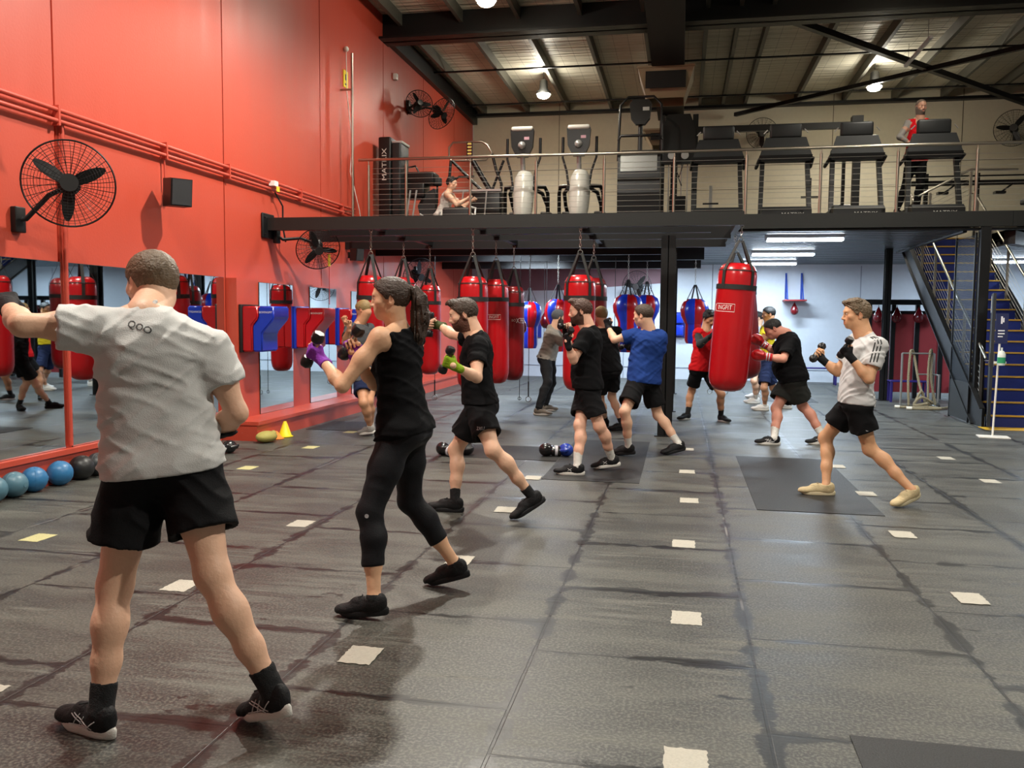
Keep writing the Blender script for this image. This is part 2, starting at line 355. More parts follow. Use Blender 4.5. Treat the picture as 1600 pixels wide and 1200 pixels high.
# deck beams (joists) over the bag area, across the hall
mb = MB()
for y in (17.3, 20.2): mb.box(W, .4, y-.06, y+.06, 2.72, 2.98)
mb.beam((4.9, 14.6, 2.86), (9.4, 20.5, 2.8), .16, .2)
struct('trim_11', mb, black_steel)
def steel_column(x, y, h, w, d, lab):
    t = thing('steel_column', lab, 'column', (x, y, 0))
    fin('shaft', MB().box(-w/2, w/2, -d/2, -d/2+.012, .012, h).box(-w/2, w/2, d/2-.012, d/2, .012, h).box(-.006, .006, -d/2, d/2, .012, h), black_steel, t)
    b = fin('base_plate', MB().box(-w/2-.04, w/2+.04, -d/2-.04, d/2+.04, 0, .012), black_steel, t)
    return t
steel_column(-.19, 11.75, 2.66, .19, .19, 'black steel column just behind the man in the blue t-shirt')
steel_column(-.19, 14.95, 2.97, .17, .17, 'middle black steel column of the row behind the man in blue')
steel_column(-.19, 18.6, 2.97, .17, .17, 'farthest black steel column of the row near the back wall')
steel_column(3.95, 18.2, 2.98, .13, .13, 'thin black steel column left of the top of the stairs')
t = thing('steel_column', 'black square steel column in front of the blue stairs', 'column', (4.5, 14.45, 0))
fin('shaft', MB().box(-.07, .07, -.07, .07, 0, 3.0), black_steel, t)
# bag rig: beams hung in front of and under the deck
t = thing('bag_rig', 'black steel beam frame carrying the hanging boxing bags', 'frame', (W, 11.2, 2.7))
ob = fin('front_beam', MB().box(.041, 6.38, -.05, .05, .03, .2), dark_steel, t)
mb = MB().box(.002, .04, -.17, .17, -.08, .26, .02)
fin('wall_plate', mb, black_steel, t)
for dx, dz in ((-.12, -.03), (.12, -.03), (-.12, .2), (.12, .2)): fin('bolt', MB().lathe([(.001, 0), (.014, 0), (.014, .012), (.001, .012)], (.04, dx, dz), 8, (1, 0, 0)), black_steel, t)
for y in (.55, 1.45, 2.9): fin('cross_beam', MB().box(.002 if y > .6 else .7, 6.3 if y > 1 else 6.0, y-.05, y+.05, .0, .17), black_steel, t)
for x in (1.51, 2.95, 4.35, 6.33): fin('long_beam', MB().box(x-.04, x+.04, .051, 3.1, .05, .13), black_steel, t)
for y in (4.4, 6.1): fin('cross_beam', MB().box(.002, 5.4, y-.05, y+.05, .0, .17), black_steel, t)
# ================================================================ lamps
lampm = mat('lamp_glow', '#fff2d2', .5, emit=60); shade = mat('lamp_housing', '#3a3a38', .5, .4)
BL = ['bright high bay lamp hanging under the roof above the elliptical machines', 'bright high bay lamp under the roof near the cross braces on the right', 'high bay lamp half cut off by the top edge, left of the air duct']
for i, (x, y, p) in enumerate(BAYS):
    t = thing('high_bay_lamp', BL[i] if i < 3 else 'high bay lamp over the near training floor, outside the picture', 'lamp', (x, y, 6.72), group=None if i < 3 else 'high bay lamps outside the picture')
    fin('housing', MB().lathe([(.05, .34), (.09, .3), (.1, .12), (.17, .05), (.18, 0), (.165, 0), (.15, .045), (.02, .05)], n=28), shade, t)
    fin('lens', MB().ball((0, 0, -.01), (.15, .15, .09), 10), lampm, t)
    fin('hook', MB().tube([(0, 0, .33), (0, 0, .5)], .008, 6), shade, t)
    spot(x, y, 6.64, p, WARM)
    if i < 3:                                     # light leaking up past the housing of the lamps in view
        l = bpy.data.lights.new('high_bay_uplight', 'POINT'); l.energy = 45; l.color = WARM; l.shadow_soft_size = .12; o = bpy.data.objects.new('high_bay_uplight', l); o.location = (x, y-.28, 6.66); COL.objects.link(o)
tubeg = mat('tube_glow', '#e6f3ff', .5, emit=22); hous = mat('tube_housing', '#c9ced4', .4)
TL = ['twin tube light under the deck nearest the rail, right of the big red bag', 'second twin tube light under the deck counting from the front', 'farthest twin tube light under the deck before the back wall', 'tube light at the right edge beyond the stairs', 'tube light under the deck right of the stairs, out of sight',
      'tube light under the deck behind the left bag rows', 'tube light under the deck farther down the left side', 'tube light near the back wall left of the columns']
for i, (x, y) in enumerate(TUBES):
    t = thing('tube_light', TL[i], 'light', (x, y, 2.90))
    fin('housing', MB().box(-.63, .63, -.09, .09, .03, .085).box(-.63, -.61, -.09, .09, -.01, .03).box(.61, .63, -.09, .09, -.01, .03), hous, t)
    for s in (-1, 1): fin('tube', MB().tube([(-.6, s*.045, .0), (.6, s*.045, .0)], .02, 10), tubeg, t)
    area(x, y, 2.86, 1.2, .16, 85 if i != 4 else 60, COOL)
# off batten under the roof
t = thing('roof_batten_light', 'unlit slim batten light hanging under the roof at the right', 'light', (4.25, 17.9, 6.6))
fin('housing', MB().box(-.03, .03, -.9, .9, 0, .05), hous, t)
for y in (-.7, .7): fin('hanger', MB().tube([(0, y, .05), (0, y, .4)], .004, 6), shade, t)

# ================================================================ deck railing
steel = mat('brushed_steel', '#b9b1a2', .28, 1, .03, 60, stretch=(1, 1, .1)); cable = mat('steel_cable', '#b5b2a8', .4, .6)
t = thing('deck_railing', 'stainless steel railing with thin cables along the front of the upper deck', 'railing', (0, 14.44, DT+.02))
fin('handrail', MB().tube([(-5.55, 0, 1.02), (9.5, 0, 1.02)], .025, 12), steel, t)
for i in range(14):
    x = -4.69+1.129*i-1.129+.45*(i == 0)
    if x > 9.4: break
    fin('post', MB().tube([(x, 0, 0), (x, 0, .93)], .022, 10).tube([(x, 0, .93), (x, 0, 1.0)], .010, 8).lathe([(.05, 0), (.05, .008), (.001, .008)], (x, 0, 0), 14), steel, t)
for k in range(10):
    fin('cable', MB().tube([(-5.3, 0, .075+.088*k), (9.5, 0, .075+.088*k)], .0032, 5), cable, t)
t = thing('wall_pole', 'tall thin steel pole against the red wall at the end of the railing', 'pole', (-5.45, 13.9, 2.9))
fin('pole', MB().tube([(0, 0, -.05), (0, 0, 3.0)], .022, 10), steel, t); fin('bracket', MB().box(-.2, 0, -.01, .01, .4, .43).box(-.2, 0, -.01, .01, 2.4, 2.43), steel, t)

# ================================================================ staircase
blue = mat('stair_blue', '#10246e', .55, 0, .05, 30, .1); nosing = mat('stair_nosing', '#b8902f', .6, 0, .1, 80, .15)
t = thing('staircase', 'blue steel staircase with yellow nosings rising away to the deck', 'staircase', (5.08, 13.95, 0))
NR = 18; rise = DT/NR; go = (SY1-13.98)/(NR)
for i in range(NR):
    y = .02+i*go; z = (i+1)*rise
    last = i == NR-1
    tr = fin('tread', MB().box(-.6, .6, y, y+go+.02 if not last else y+.06, z-.03, z).box(-.6, .6, y+.004, y+.012, z-rise, z-.03), blue, t)
    fin('nosing', MB().box(-.6, .6, y-.012, y+.03, z-.018, z+.006), nosing, tr, 'yellow nosing strip')
for s in (-1, 1):
    x = s*.64; P = lambda y, z: (x, y, z)
    mb = MB().prism([(-.02, 0), (.35, 0), (NR*go+.1, DT-.24), (NR*go+.1, DT), (NR*go-.1, DT+.02), (-.02, .28)], x-.02, x+.02, 'x')
    mb.beam((x+s*.03, .35, .01), (x+s*.03, NR*go+.1, DT-.23), .06, .015).beam((x+s*.03, -.02, .28), (x+s*.03, NR*go-.1, DT+.02), .06, .015)
    fin('stringer', mb, black_steel, t)
    r = fin('stair_handrail', MB().tube([(x-s*.04, .1, 1.02), (x-s*.04, NR*go, DT+.93), (x-s*.04, NR*go+.4, DT+.93)], .022, 10), steel, t)
    for k in range(6):
        y = .3+k*.9; z = y/go*rise+.1
        fin('baluster', MB().box(x-s*.04-.022, x-s*.04+.022, y-.008, y+.008, z-.2, z+.86), steel, t)
    mb = MB()
    for k in range(8):
        mb.tube([(x-s*.04, .3, .2+.09*k), (x-s*.04, 4.8, .2+.09*k+4.5/go*rise)], .003, 5)
    fin('stair_cable', mb, cable, t)
mb = MB().box(-.7, .7, -.35, 0, 0, .006); y = fin('tactile_strip', mb, mat('yellow_tactile', '#d9ab22', .6, 0, .2, 90), t, 'yellow floor strip before the first step')
# perforated screen panel beside the stairs and the gate leaf
def perf():
    m = bpy.data.materials.new('perforated_sheet'); m.use_nodes = True; nt = m.node_tree; n = nt.nodes; L = nt.links; b = n['Principled BSDF']
    b.inputs['Base Color'].default_value = lin('#2b3138'); b.inputs['Roughness'].default_value = .5; b.inputs['Metallic'].default_value = .3
    geo = n.new('ShaderNodeNewGeometry'); vo = n.new('ShaderNodeTexVoronoi'); vo.inputs['Scale'].default_value = 60; vo.inputs['Randomness'].default_value = 0
    mpz = n.new('ShaderNodeMapping'); mpz.inputs['Scale'].default_value = (0, 1, 1); L.new(geo.outputs['Position'], mpz.inputs[0]); L.new(mpz.outputs[0], vo.inputs['Vector']); q = n.new('ShaderNodeMath'); q.operation = 'GREATER_THAN'; q.inputs[1].default_value = .44
    L.new(vo.outputs['Distance'], q.inputs[0]); L.new(q.outputs[0], b.inputs['Alpha']); return m
PM = perf()
t = thing('screen_panel', 'tall dark perforated metal screen between the steel column and the stairs', 'screen', (4.405, 15.0, 0))
fin('sheet', MB().box(-.001, .001, -.48, .48, .62, 2.9), PM, t); fin('kick_panel', MB().box(-.01, .01, -.48, .48, .02, .62), dark_steel, t)
mb = MB()
for a, b in (((0, -.48, 0), (0, -.48, 2.93)), ((0, .48, 0), (0, .48, 2.93)), ((0, -.48, 2.9), (0, .48, 2.9)), ((0, -.48, .02), (0, .48, .02)), ((0, -.48, .62), (0, .48, .62))): mb.beam(a, b, .03, .03, (0, 1, 0) if a[2] == b[2] else (1, 0, 0))
fin('frame', mb, black_steel, t)
t = thing('steel_gate', 'narrow dark steel gate standing open before the blue steps', 'gate', (4.62, 14.33, 0), math.radians(-106))
fin('gate_leaf', MB().box(0, .75, -.02, .02, .04, 1.98).box(.05, .7, -.028, .028, .1, .2), mat('gate_paint', '#2f3236', .5, .2), t)
fin('latch_box', MB().box(.62, .73, -.035, .035, .92, 1.12), mat('latch_steel', '#8b8b8b', .3, 1), t)
fin('lever_handle', MB().tube([(.68, -.03, 1.0), (.68, -.08, 1.0), (.56, -.08, 1.0)], .009, 8), MATS['latch_steel'], t)
fin('notice_paper', MB().box(.1, .22, -.0225, -.0205, 1.7, 1.95), mat('paper_white', '#e8e8e4', .7), t)
# sanitiser stand
t = thing('sanitiser_stand', 'white hand sanitiser stand with bottle and sign near the stairs', 'stand', (4.2, 12.75, 0), math.radians(-8))
wp = mat('white_powder_coat', '#e9e6de', .4)
fin('foot_plate', MB().box(-.19, .19, -.13, .13, 0, .012), wp, t); fin('post', MB().tube([(0, .05, .012), (.03, .05, 1.28)], .013, 10), wp, t)
b = fin('bottle', MB().lathe([(.045, 0), (.05, .02), (.05, .15), (.03, .19), (.012, .2), (.012, .24)], (.05, -.01, .98), 18), mat('bottle_gel', '#dfe9e4', .2), t)
fin('bottle_label', MB().lathe([(.051, .03), (.051, .11)], (.05, -.01, .98), 18), mat('label_green', '#2f9a6a', .5), b)
fin('bottle_bracket', MB().box(-.03, .12, .03, .05, 1.0, 1.03), wp, t)
s = fin('sign_plate', MB().box(-.03, .12, .035, .045, 1.27, 1.68), mat('sign_navy', '#1b2450', .5), t, 'navy sign plate with white marks')
fin('sign_marks', MB().box(.03, .05, .033, .035, 1.54, 1.64).box(.055, .07, .033, .035, 1.56, 1.62).box(.0, .08, .033, .035, 1.44, 1.455).box(.0, .08, .033, .035, 1.4, 1.415).box(.0, .06, .033, .035, 1.36, 1.375), mat('mark_white', '#e9e9ee', .6), s)

# ================================================================ left wall fittings
redpipe = mat('red_pipe', '#bd4a39', .35)
t = thing('wall_conduit', 'pair of red painted pipes running along the red wall', 'pipe', (W, 0, 3.3))
for dz in (0, .1): fin('pipe', MB().tube([(.055, FRONT, dz), (.055, 14.35, dz)], .022, 10), redpipe, t)
for y in (1.5, 4.1, 7.07, 8.75, 10.1, 12.2, 13.8): fin('pipe_clip', MB().box(0, .08, y-.012, y+.012, -.04, .14), redpipe, t)
t = thing('drop_pipe', 'red pipe dropping down the wall between the two big mirrors', 'pipe', (W, 7.15, .3))
fin('pipe', MB().tube([(.03, 0, .02), (.03, 0, 3.0)], .018, 8).tube([(.02, .035, .02), (.02, .035, 3.0)], .009, 8), redpipe, t)
t = thing('speaker_pipe', 'thin red pipe between the conduit and the black speaker', 'pipe', (W, 8.75, 2.95)); fin('pipe', MB().tube([(.04, 0, 0), (.04, 0, .36)], .01, 8), redpipe, t)
# speaker
blk = mat('black_plastic', '#151515', .45)
def speaker(x, y, z, rz, s, lab):
    t = thing('wall_speaker', lab, 'speaker', (x, y, z), rz)
    fin('cabinet', MB().prism([(-.11*s, -.12*s), (.09*s, -.13*s), (.12*s, .12*s), (-.09*s, .14*s)], -.1*s, .1*s, 'y'), blk, t)
    fin('grille', MB().beam((.102*s, 0, -.12*s), (.128*s, 0, .11*s), .18*s, .012*s, (1, 0, 0)), mat('speaker_grille', '#26272a', .7, 0, .4, 300), t)
    fin('wall_arm', MB().tube([(-.1*s, 0, 0), (-.22*s, 0, 0)], .014, 8).box(-.26*s, -.22*s, -.03, .03, -.05, .05), blk, t)
speaker(-5.38, 8.62, 2.87, math.radians(-38), 1.15, 'black wall speaker on the red wall right of the large fan')
for y in (8.7,): fin_ = None
def fan(lab, loc, aim, r, mount, wires=24, cat='fan', ph=.52):
    """cage fan: aim = axis direction; mount = wall point relative"""
    t = thing('wall_fan', lab, cat, loc)
    q = Vector((0, 0, 1)).rotation_difference(Vector(aim).normalized()).to_matrix().to_4x4()
    blkm = mat('fan_black', '#141414', .4, .3)
    mb = MB()
    ring = lambda rr, z, th: mb.tube([(rr*math.cos(a*PI/24), rr*math.sin(a*PI/24), z) for a in range(48)], th, 5, True)
    ring(r, 0, .008)
    for k in range(1, 15):
        rr = r*k/15; z = .075*(1-(k/15)**2)**.5+.005; ring(rr, z, .0016)
    for k in range(1, 8): ring(r*k/8, -.09*(1-(k/8)**2)**.5, .0016)
    for k in range(wires):
        a = 2*PI*k/wires
        for sgn, dep in ((1, .08), (-1, -.09)):
            pts = []
            for j in range(7):
                rr = r*(.12+.88*j/6); z = dep*(1-(rr/r)**2)**.5
                a2 = a+.12*j/6*(1 if sgn > 0 else 0); pts.append((rr*math.cos(a2), rr*math.sin(a2), z))
            mb.tube(pts, .0022 if sgn > 0 else .003, 4, cap=False)
    fin('cage', mb.xf(q), blkm, t)
    fin('badge', MB().lathe([(.07*r/.35, .08), (.07*r/.35, .092), (.001, .094)], n=20).xf(q), mat('fan_badge', '#3b3b3b', .3, .5), t)
    for k in range(3):
        a = 2*PI*k/3+ph; b = MB(); pts = []; n = 8
        v = []; 
        for j in range(n+1):
            rr = r*(.16+.72*j/n); wdt = r*.13*math.sin(PI*min(1, .25+.75*j/n))**.6+.01 if j < n else .012; tw = .55-.3*j/n
            ca, sa = math.cos(a), math.sin(a)
            for s in (-1, 1): 
                for h in (-.003, .003):
                    v.append((rr*ca-s*wdt*math.cos(tw)*sa, rr*sa+s*wdt*math.cos(tw)*ca, s*wdt*math.sin(tw)*.6+h))
        f = []
        for j in range(n):
            o = 4*j
            for p_, q_ in ((0, 1), (1, 3), (3, 2), (2, 0)): f.append((o+p_, o+q_, o+4+q_, o+4+p_))
        f += [(0, 2, 3, 1), (4*n, 4*n+1, 4*n+3, 4*n+2)]
        fin('blade', MB().add(v, f, True).xf(q), blkm, t)
    fin('motor', MB().lathe([(.001, -.24), (.07, -.235), (.09, -.2), (.09, -.11), (.05, -.07), (.045, .04), (.001, .05)], n=24).xf(q), blkm, t)
    m = Vector(mount); h = q @ Vector((0, 0, -.2))
    mb = MB().tube([h, h*.6+m*.4+Vector((0, 0, .03)), m*.85+h*.15+Vector((0, 0, -.04)), m], .022, 8)
    fin('arm', mb, blkm, t)
    fin('bracket', MB().box(m.x-.03, m.x+.03, m.y-.06, m.y+.06, m.z-.11, m.z+.11, .01), blkm, t)
    return t
fan('large black cage fan on the red wall at the left', (-5.13, 6.6, 2.66), (.62, -.78, -.05), .36, (-.49, -.02, -.3), ph=.52+math.radians(35))
fan('black cage fan under the end of the steel beam on the red wall', (-5.12, 11.72, 2.52), (.5, -.7, -.42), .31, (-.46, -.35, .16))
fan('black fan high on the red wall turned to the right, above the stepper machine', (-4.95, 17.6, 5.75), (.75, -.35, -.55), .34, (-.66, -.1, .1))
fan('black fan high on the red wall turned to the left, above the stepper machine', (-5.2, 16.85, 5.78), (.5, -.85, .1), .27, (-.4, .55, .1))
fan('pale cage fan on the beige wall behind the second treadmill', (1.86, 22.75, 6.2), (0, -1, -.1), .38, (0, .38, -.1), 20)
fan('dark cage fan cut by the right edge of the picture on the beige wall', (7.55, 22.6, 6.12), (-.4, -1, 0), .42, (.2, .5, -.1), 20)
fan('black cage fan on the back wall under the deck, behind the man with the beard', (-1.15, 22.6, 2.4), (-.35, -1, -.1), .4, (.1, .5, 0), 20)
fan('large dark fan under the deck at the left wall, behind the red bags', (-5.0, 16.2, 2.35), (.7, -.6, -.3), .36, (-.16, .3, .1), 20)
# cables, camera box, thermostat, sign
cab = mat('black_cable', '#131313', .5)
tag(fin('hanging_cable', MB().tube([(W+.05, 6.02, 3.3), (W+.1, 6.12, 3.12), (W+.05, 6.2, 2.95), (W+.07, 6.14, 2.75), (W+.06, 6.22, 2.5)], .006, 6), cab), 'thin black cable hanging beside the large fan', 'cable')
tag(fin('hanging_cable', MB().tube([(W+.06, 11.35, 3.27), (W+.1, 11.5, 3.1), (W+.1, 11.5, 2.8), (W+.14, 11.5, 2.6)], .012, 6), cab), 'black cable dropping from the wall pipes to the fan under the beam', 'cable')
t = thing('power_box', 'small black power box with plugs under the pipes above the large fan', 'power box', (W+.1, 6.18, 3.13))
fin('box_body', MB().box(-.06, .05, -.07, .07, -.06, .05, .01), blk, t); fin('plug', MB().box(-.02, .08, -.05, -.01, -.1, -.05), mat('grey_plastic', '#6c6c6c', .5), t); fin('plug', MB().box(-.02, .08, .02, .06, -.1, -.05), MATS['grey_plastic'], t)
t = thing('junction_box', 'small white junction box with a yellow tag on the wall pipes', 'box', (W+.09, 11.25, 3.36))
fin('box_body', MB().box(-.04, .04, -.06, .06, -.02, .05), wp, t); fin('yellow_tag', MB().box(.04, .045, -.0, .09, -.09, -.02), mat('yellow_tag', '#d9c832', .5), t)
t = thing('bell_sensor', 'small white round sensor high on the red wall with a white wire', 'sensor', (W+.04, 14.05, 6.02))
fin('body', MB().ball((0, 0, 0), .045, 8), wp, t); fin('wire', MB().tube([(0, 0, -.03), (.0, .02, -.7), (.03, .18, -1.5), (.02, .1, -2.0), (.03, .5, -2.6), (.03, .6, -2.85)], .008, 6), wp, t)
t = thing('warning_sign', 'small yellow warning sign high on the red wall', 'sign', (W+.012, 14.1, 5.54))
fin('plate', MB().box(-.012, 0, -.1, .1, -.14, .14), mat('sign_yellow', '#e2cf1e', .5), t); fin('pictogram', MB().box(.0, .002, -.03, .03, -.02, .08).box(.0, .002, -.04, .04, -.1, -.07), blk, t)
speaker(-5.4, 13.95, 2.6, math.radians(-30), .8, 'small dark speaker on the red wall just under the steel beam')
t = thing('wall_sensor', 'small white sensor box on the red wall by the high pair of fans', 'sensor', (W+.04, 16.6, 6.25)); fin('body', MB().box(-.04, .04, -.05, .05, -.06, .06, .01), wp, t)
# rope hanging with yellow float by the lower fan
t = thing('hanging_strap', 'thin red strap with a yellow clip hanging near the lower fan', 'strap', (-5.02, 11.88, 1.98))
fin('strap', MB().tube([(0, 0, -.25), (0, 0, .35)], .006, 6), mat('strap_red', '#a5261c', .6), t); fin('clip', MB().box(-.015, .015, -.015, .015, .3, .48, .005), mat('clip_yellow', '#d8c43a', .5), t)

# ================================================================ boxing bags
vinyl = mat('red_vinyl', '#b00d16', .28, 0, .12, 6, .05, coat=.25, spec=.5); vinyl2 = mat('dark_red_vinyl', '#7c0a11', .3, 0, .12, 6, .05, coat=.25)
vblue = mat('blue_vinyl', '#1434b0', .3, 0, .1, 8, coat=.25); web = mat('black_webbing', '#1b1a19', .7, 0, .2, 200)
chainm = mat('chain_steel', '#a9a7a0', .3, 1); whitep = mat('white_print', '#e9e4df', .6)
def chain(mb, a, b, r=.014, wire=.0038):
    a, b = Vector(a), Vector(b); L_ = (b-a).length; n = max(2, int(L_/(r*2.9))); d = (b-a)/L_
    u = d.cross(Vector((.3, 1, .1))).normalized(); w = d.cross(u)
    for i in range(n):
        c = a+d*(L_*(i+.5)/n); s = u if i % 2 else w
        mb.tube([c+d*math.sin(t_*PI/4)*r*1.75+s*math.cos(t_*PI/4)*r*.95 for t_ in range(8)], wire, 4, True)
def bend_text(mb, s, size, R, z0, ang, sx=1.0, off=.003):
    v, f = text_geo(s, size, sx)
    mb.add([((R+off)*math.cos(ang+a/R), (R+off)*math.sin(ang+a/R), z0+b) for a, b in v], f)
def bend_rect(mb, R, a0, a1, z0, z1, off=.002, n=10):
    v = []; f = []
    for i in range(n+1):
        a = a0+(a1-a0)*i/n; v += [((R+off)*math.cos(a), (R+off)*math.sin(a), z0), ((R+off)*math.cos(a), (R+off)*math.sin(a), z1)]
    for i in range(n): f.append((2*i, 2*i+2, 2*i+3, 2*i+1))
    mb.add(v, f)
def bag(lab, top, R, L_, lean=(0, 0), m=None, logo=-PI/2, ztop=2.12, group='red hanging boxing bags', strap_h=.28, boxed=True):
    """top = (x, y, z) hook on the beam; ztop = top of the bag body"""
    t = thing('boxing_bag', lab, 'boxing bag', top, 0, group)
    t.rotation_euler = (lean[1], lean[0], 0)
    H_ = top[2]-ztop; m = m or vinyl
    zt = -H_; zb = zt-L_
    prof = [(.001, zb), (R*.45, zb+.005), (R*.72, zb+.03), (R*.9, zb+.085), (R*.985, zb+.16), (R, zb+.24), (R*1.0, zb+L_*.55), (R*.985, zt-.26), (R*.98, zt-.15), (R*.93, zt-.085), (R*.8, zt-.03), (R*.6, zt-.004), (.001, zt)]
    n = 40; v = []; f = []
    bd = fin('bag_body', MB().lathe(prof, n=n), m, t)
    # wrinkled base gathers
    me = bd.data
    for q in me.vertices:
        if q.co.z < zb+.16 and q.co.z > zb+.002:
            a = math.atan2(q.co.y, q.co.x); k = 1+.02*math.sin(a*20); q.co.x *= k; q.co.y *= k
    zs = zt-.30
    fin('strap_band', MB().lathe([(R*.99, zs-.03), (R*1.02, zs-.03), (R*1.02, zs+.03), (R*.99, zs+.03)], n=40), web, t)
    mb = MB()
    for k in range(4):
        a = PI/4+PI/2*k; c, s = math.cos(a), math.sin(a)
        P = [(R*1.012*c, R*1.012*s, zs), (R*1.0*c, R*1.0*s, zt-.1), (R*.84*c, R*.84*s, zt-.03), (.028*c, .028*s, zt+strap_h)]
        w = Vector((-s, c, 0))*.022
        vv = [];
        for p in P:
            p = Vector(p); nrm = Vector((c, s, .3)).normalized()*.004; vv += [p-w, p+w, p+w+nrm, p-w+nrm]
        ff = []
        for i in range(3):
            o = 4*i
            for x_, y_ in ((0, 1), (1, 2), (2, 3), (3, 0)): ff.append((o+x_, o+y_, o+4+y_, o+4+x_))
        fin('hanging_strap', MB().add(vv, ff), web, t)
    fin('seam_ring', MB().lathe([(R*.93, zt-.1), (R*.965, zt-.1), (R*.955, zt-.088), (R*.92, zt-.088)], n=40), web, t)
    mb = MB().tube([(.03*math.cos(a*PI/6), .0, zt+strap_h+.01+.03*math.sin(a*PI/6)) for a in range(12)], .006, 6, True)
    chain(mb, (0, 0, zt+strap_h+.03), (0, 0, -.01)); mb.tube([(.02*math.cos(a*PI/6), 0, .0+.02*math.sin(a*PI/6)) for a in range(12)], .005, 6, True)
    fin('chain', mb, chainm, t)
    if logo is not None:
        mb = MB(); zl = zt-.56; sz = R*.33
        bend_text(mb, 'BO', sz, R*.99, zl, logo-sz*2.05/R, .9); bend_text(mb, 'X', sz*1.7, R*.99, zl-.005, logo-sz*.95/R, .7); bend_text(mb, 'INGFIT', sz, R*.99, zl, logo+sz*1.1/R, .8)
        if boxed:
            a0, a1 = logo+sz*-.5/R, logo+sz*2.75/R; h = sz*.55
            for p0, p1, z0, z1 in ((a0, a1, zl+h, zl+h+.006), (a0, a1, zl-h-.006, zl-h), (a1-.01, a1, zl-h, zl+h)): bend_rect(mb, R*.99, p0, p1, z0, z1)
        fin('logo_print', mb, whitep, t, 'white printed lettering')
    return t
bag('large red boxing bag hanging at the end of the steel beam, right of the columns', (.71, 11.2, 2.72), .242, 1.6, (.065, 0), logo=-PI/2-.95, ztop=2.26, strap_h=.28)
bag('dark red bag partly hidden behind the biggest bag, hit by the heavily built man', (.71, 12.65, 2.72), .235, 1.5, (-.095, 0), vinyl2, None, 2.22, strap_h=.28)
X1, X2, X3 = -4.15, -2.72, -1.3
bag('red bag nearest the red wall, partly hidden by the woman\'s head', (X1, 11.25, 2.72), .185, 1.5, (.03, .04), logo=None, ztop=2.12)
bag('red bag directly behind the woman\'s ponytail', (X1, 12.65, 2.72), .185, 1.4, logo=None, ztop=2.16)
bag('red bag just right of the woman\'s ponytail with the lettering facing out', (X1, 14.05, 2.72), .185, 1.5, m=None, logo=-PI/2+.15, ztop=2.1, boxed=False)
bag('red bag right behind the head of the man with green gloves', (X2, 11.2, 2.72), .205, 1.5, logo=-PI/2-2.0, ztop=2.1)
bag('tall red bag in the middle of three behind the man with green gloves', (X2, 12.65, 2.72), .185, 1.55, (-.01, 0), logo=-PI/2-.35, ztop=2.13)
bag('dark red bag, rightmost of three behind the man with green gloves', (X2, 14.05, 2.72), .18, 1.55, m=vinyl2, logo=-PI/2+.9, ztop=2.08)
bag('red bag behind the bearded man in the black t-shirt', (X3, 11.2, 2.72), .205, 1.5, logo=None, ztop=2.12)
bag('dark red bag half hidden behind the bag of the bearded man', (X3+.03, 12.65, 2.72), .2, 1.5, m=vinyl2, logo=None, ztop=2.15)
# reflected-only row to the right
def maize(lab, x, y, ztop, R, L_, hook=2.985, dx=0):
    """round topped blue and red upper-cut bag"""
    t = thing('uppercut_bag', lab, 'boxing bag', (x, y, hook), 0, 'round blue and red bags'); zt = ztop-hook
    prof = [(.001, zt-L_), (R*.55, zt-L_+.01), (R*.66, zt-L_+.08), (R*.64, zt-L_*.5), (R*.68, zt-.5), (R*.95, zt-.34), (R, zt-.22), (R*.85, zt-.08), (R*.5, zt-.01), (.001, zt)]
    n = 48; full = MB().lathe(prof, n=n)
    for k in range(8):                              # vertical gores, alternately coloured, each a strip of the surface
        mb = MB(); v = []; f = []
        for i, (r, z) in enumerate(prof):
            for j in range(7): a = 2*PI*(k*6+j)/n; b_ = 1+.03*math.sin(PI*j/6); v.append((r*b_*math.cos(a), r*b_*math.sin(a), z))
        for i in range(len(prof)-1):
            for j in range(6): f.append((i*7+j, i*7+j+1, (i+1)*7+j+1, (i+1)*7+j))
        mb.add(v, f, True); fin('gore_panel', mb, vblue if k % 2 else vinyl, t, 'blue panel' if k % 2 else 'red panel')
    fin('core', MB().lathe([(r*.93, z+.01*(1 if i < 3 else -1)) for i, (r, z) in enumerate(prof)], n=24), vinyl2, t)
    mb = MB(); 
    for k in range(4):
        a = PI/2*k+.4; mb.beam((R*.6*math.cos(a), R*.6*math.sin(a), zt-.03), (.02*math.cos(a), .02*math.sin(a), zt+.27), .03, .006, (math.cos(a), math.sin(a), 0))
    fin('hanging_strap', mb, web, t)
    mb = MB(); chain(mb, (0, 0, zt+.28), (0, 0, 0)); fin('chain', mb, chainm, t)
    if L_ > .9:
        mb = MB(); bend_text(mb, 'BOXINGFIT', .09, R*.7, 0, 0, 1); i0 = 0
        mb.v = [(x_, y_, z_) for x_, y_, z_ in mb.v]; 
maize('blue and red round topped bag in front of the man in the blue t-shirt', -1.0, 16.5, 2.03, .28, 1.1)
maize('blue and red round topped bag, right one of the pair behind the man in blue', -.72, 18.2, 2.07, .27, 1.05)
maize('blue and red round topped bag above the hooded man', -3.0, 17.2, 1.9, .25, .95)
maize('blue and red round topped bag between the hooded man and the bearded man', -2.3, 16.3, 1.93, .25, 1.0)
maize('blue and red round topped bag behind the man in the red singlet', .25, 17.6, 1.98, .28, .9)
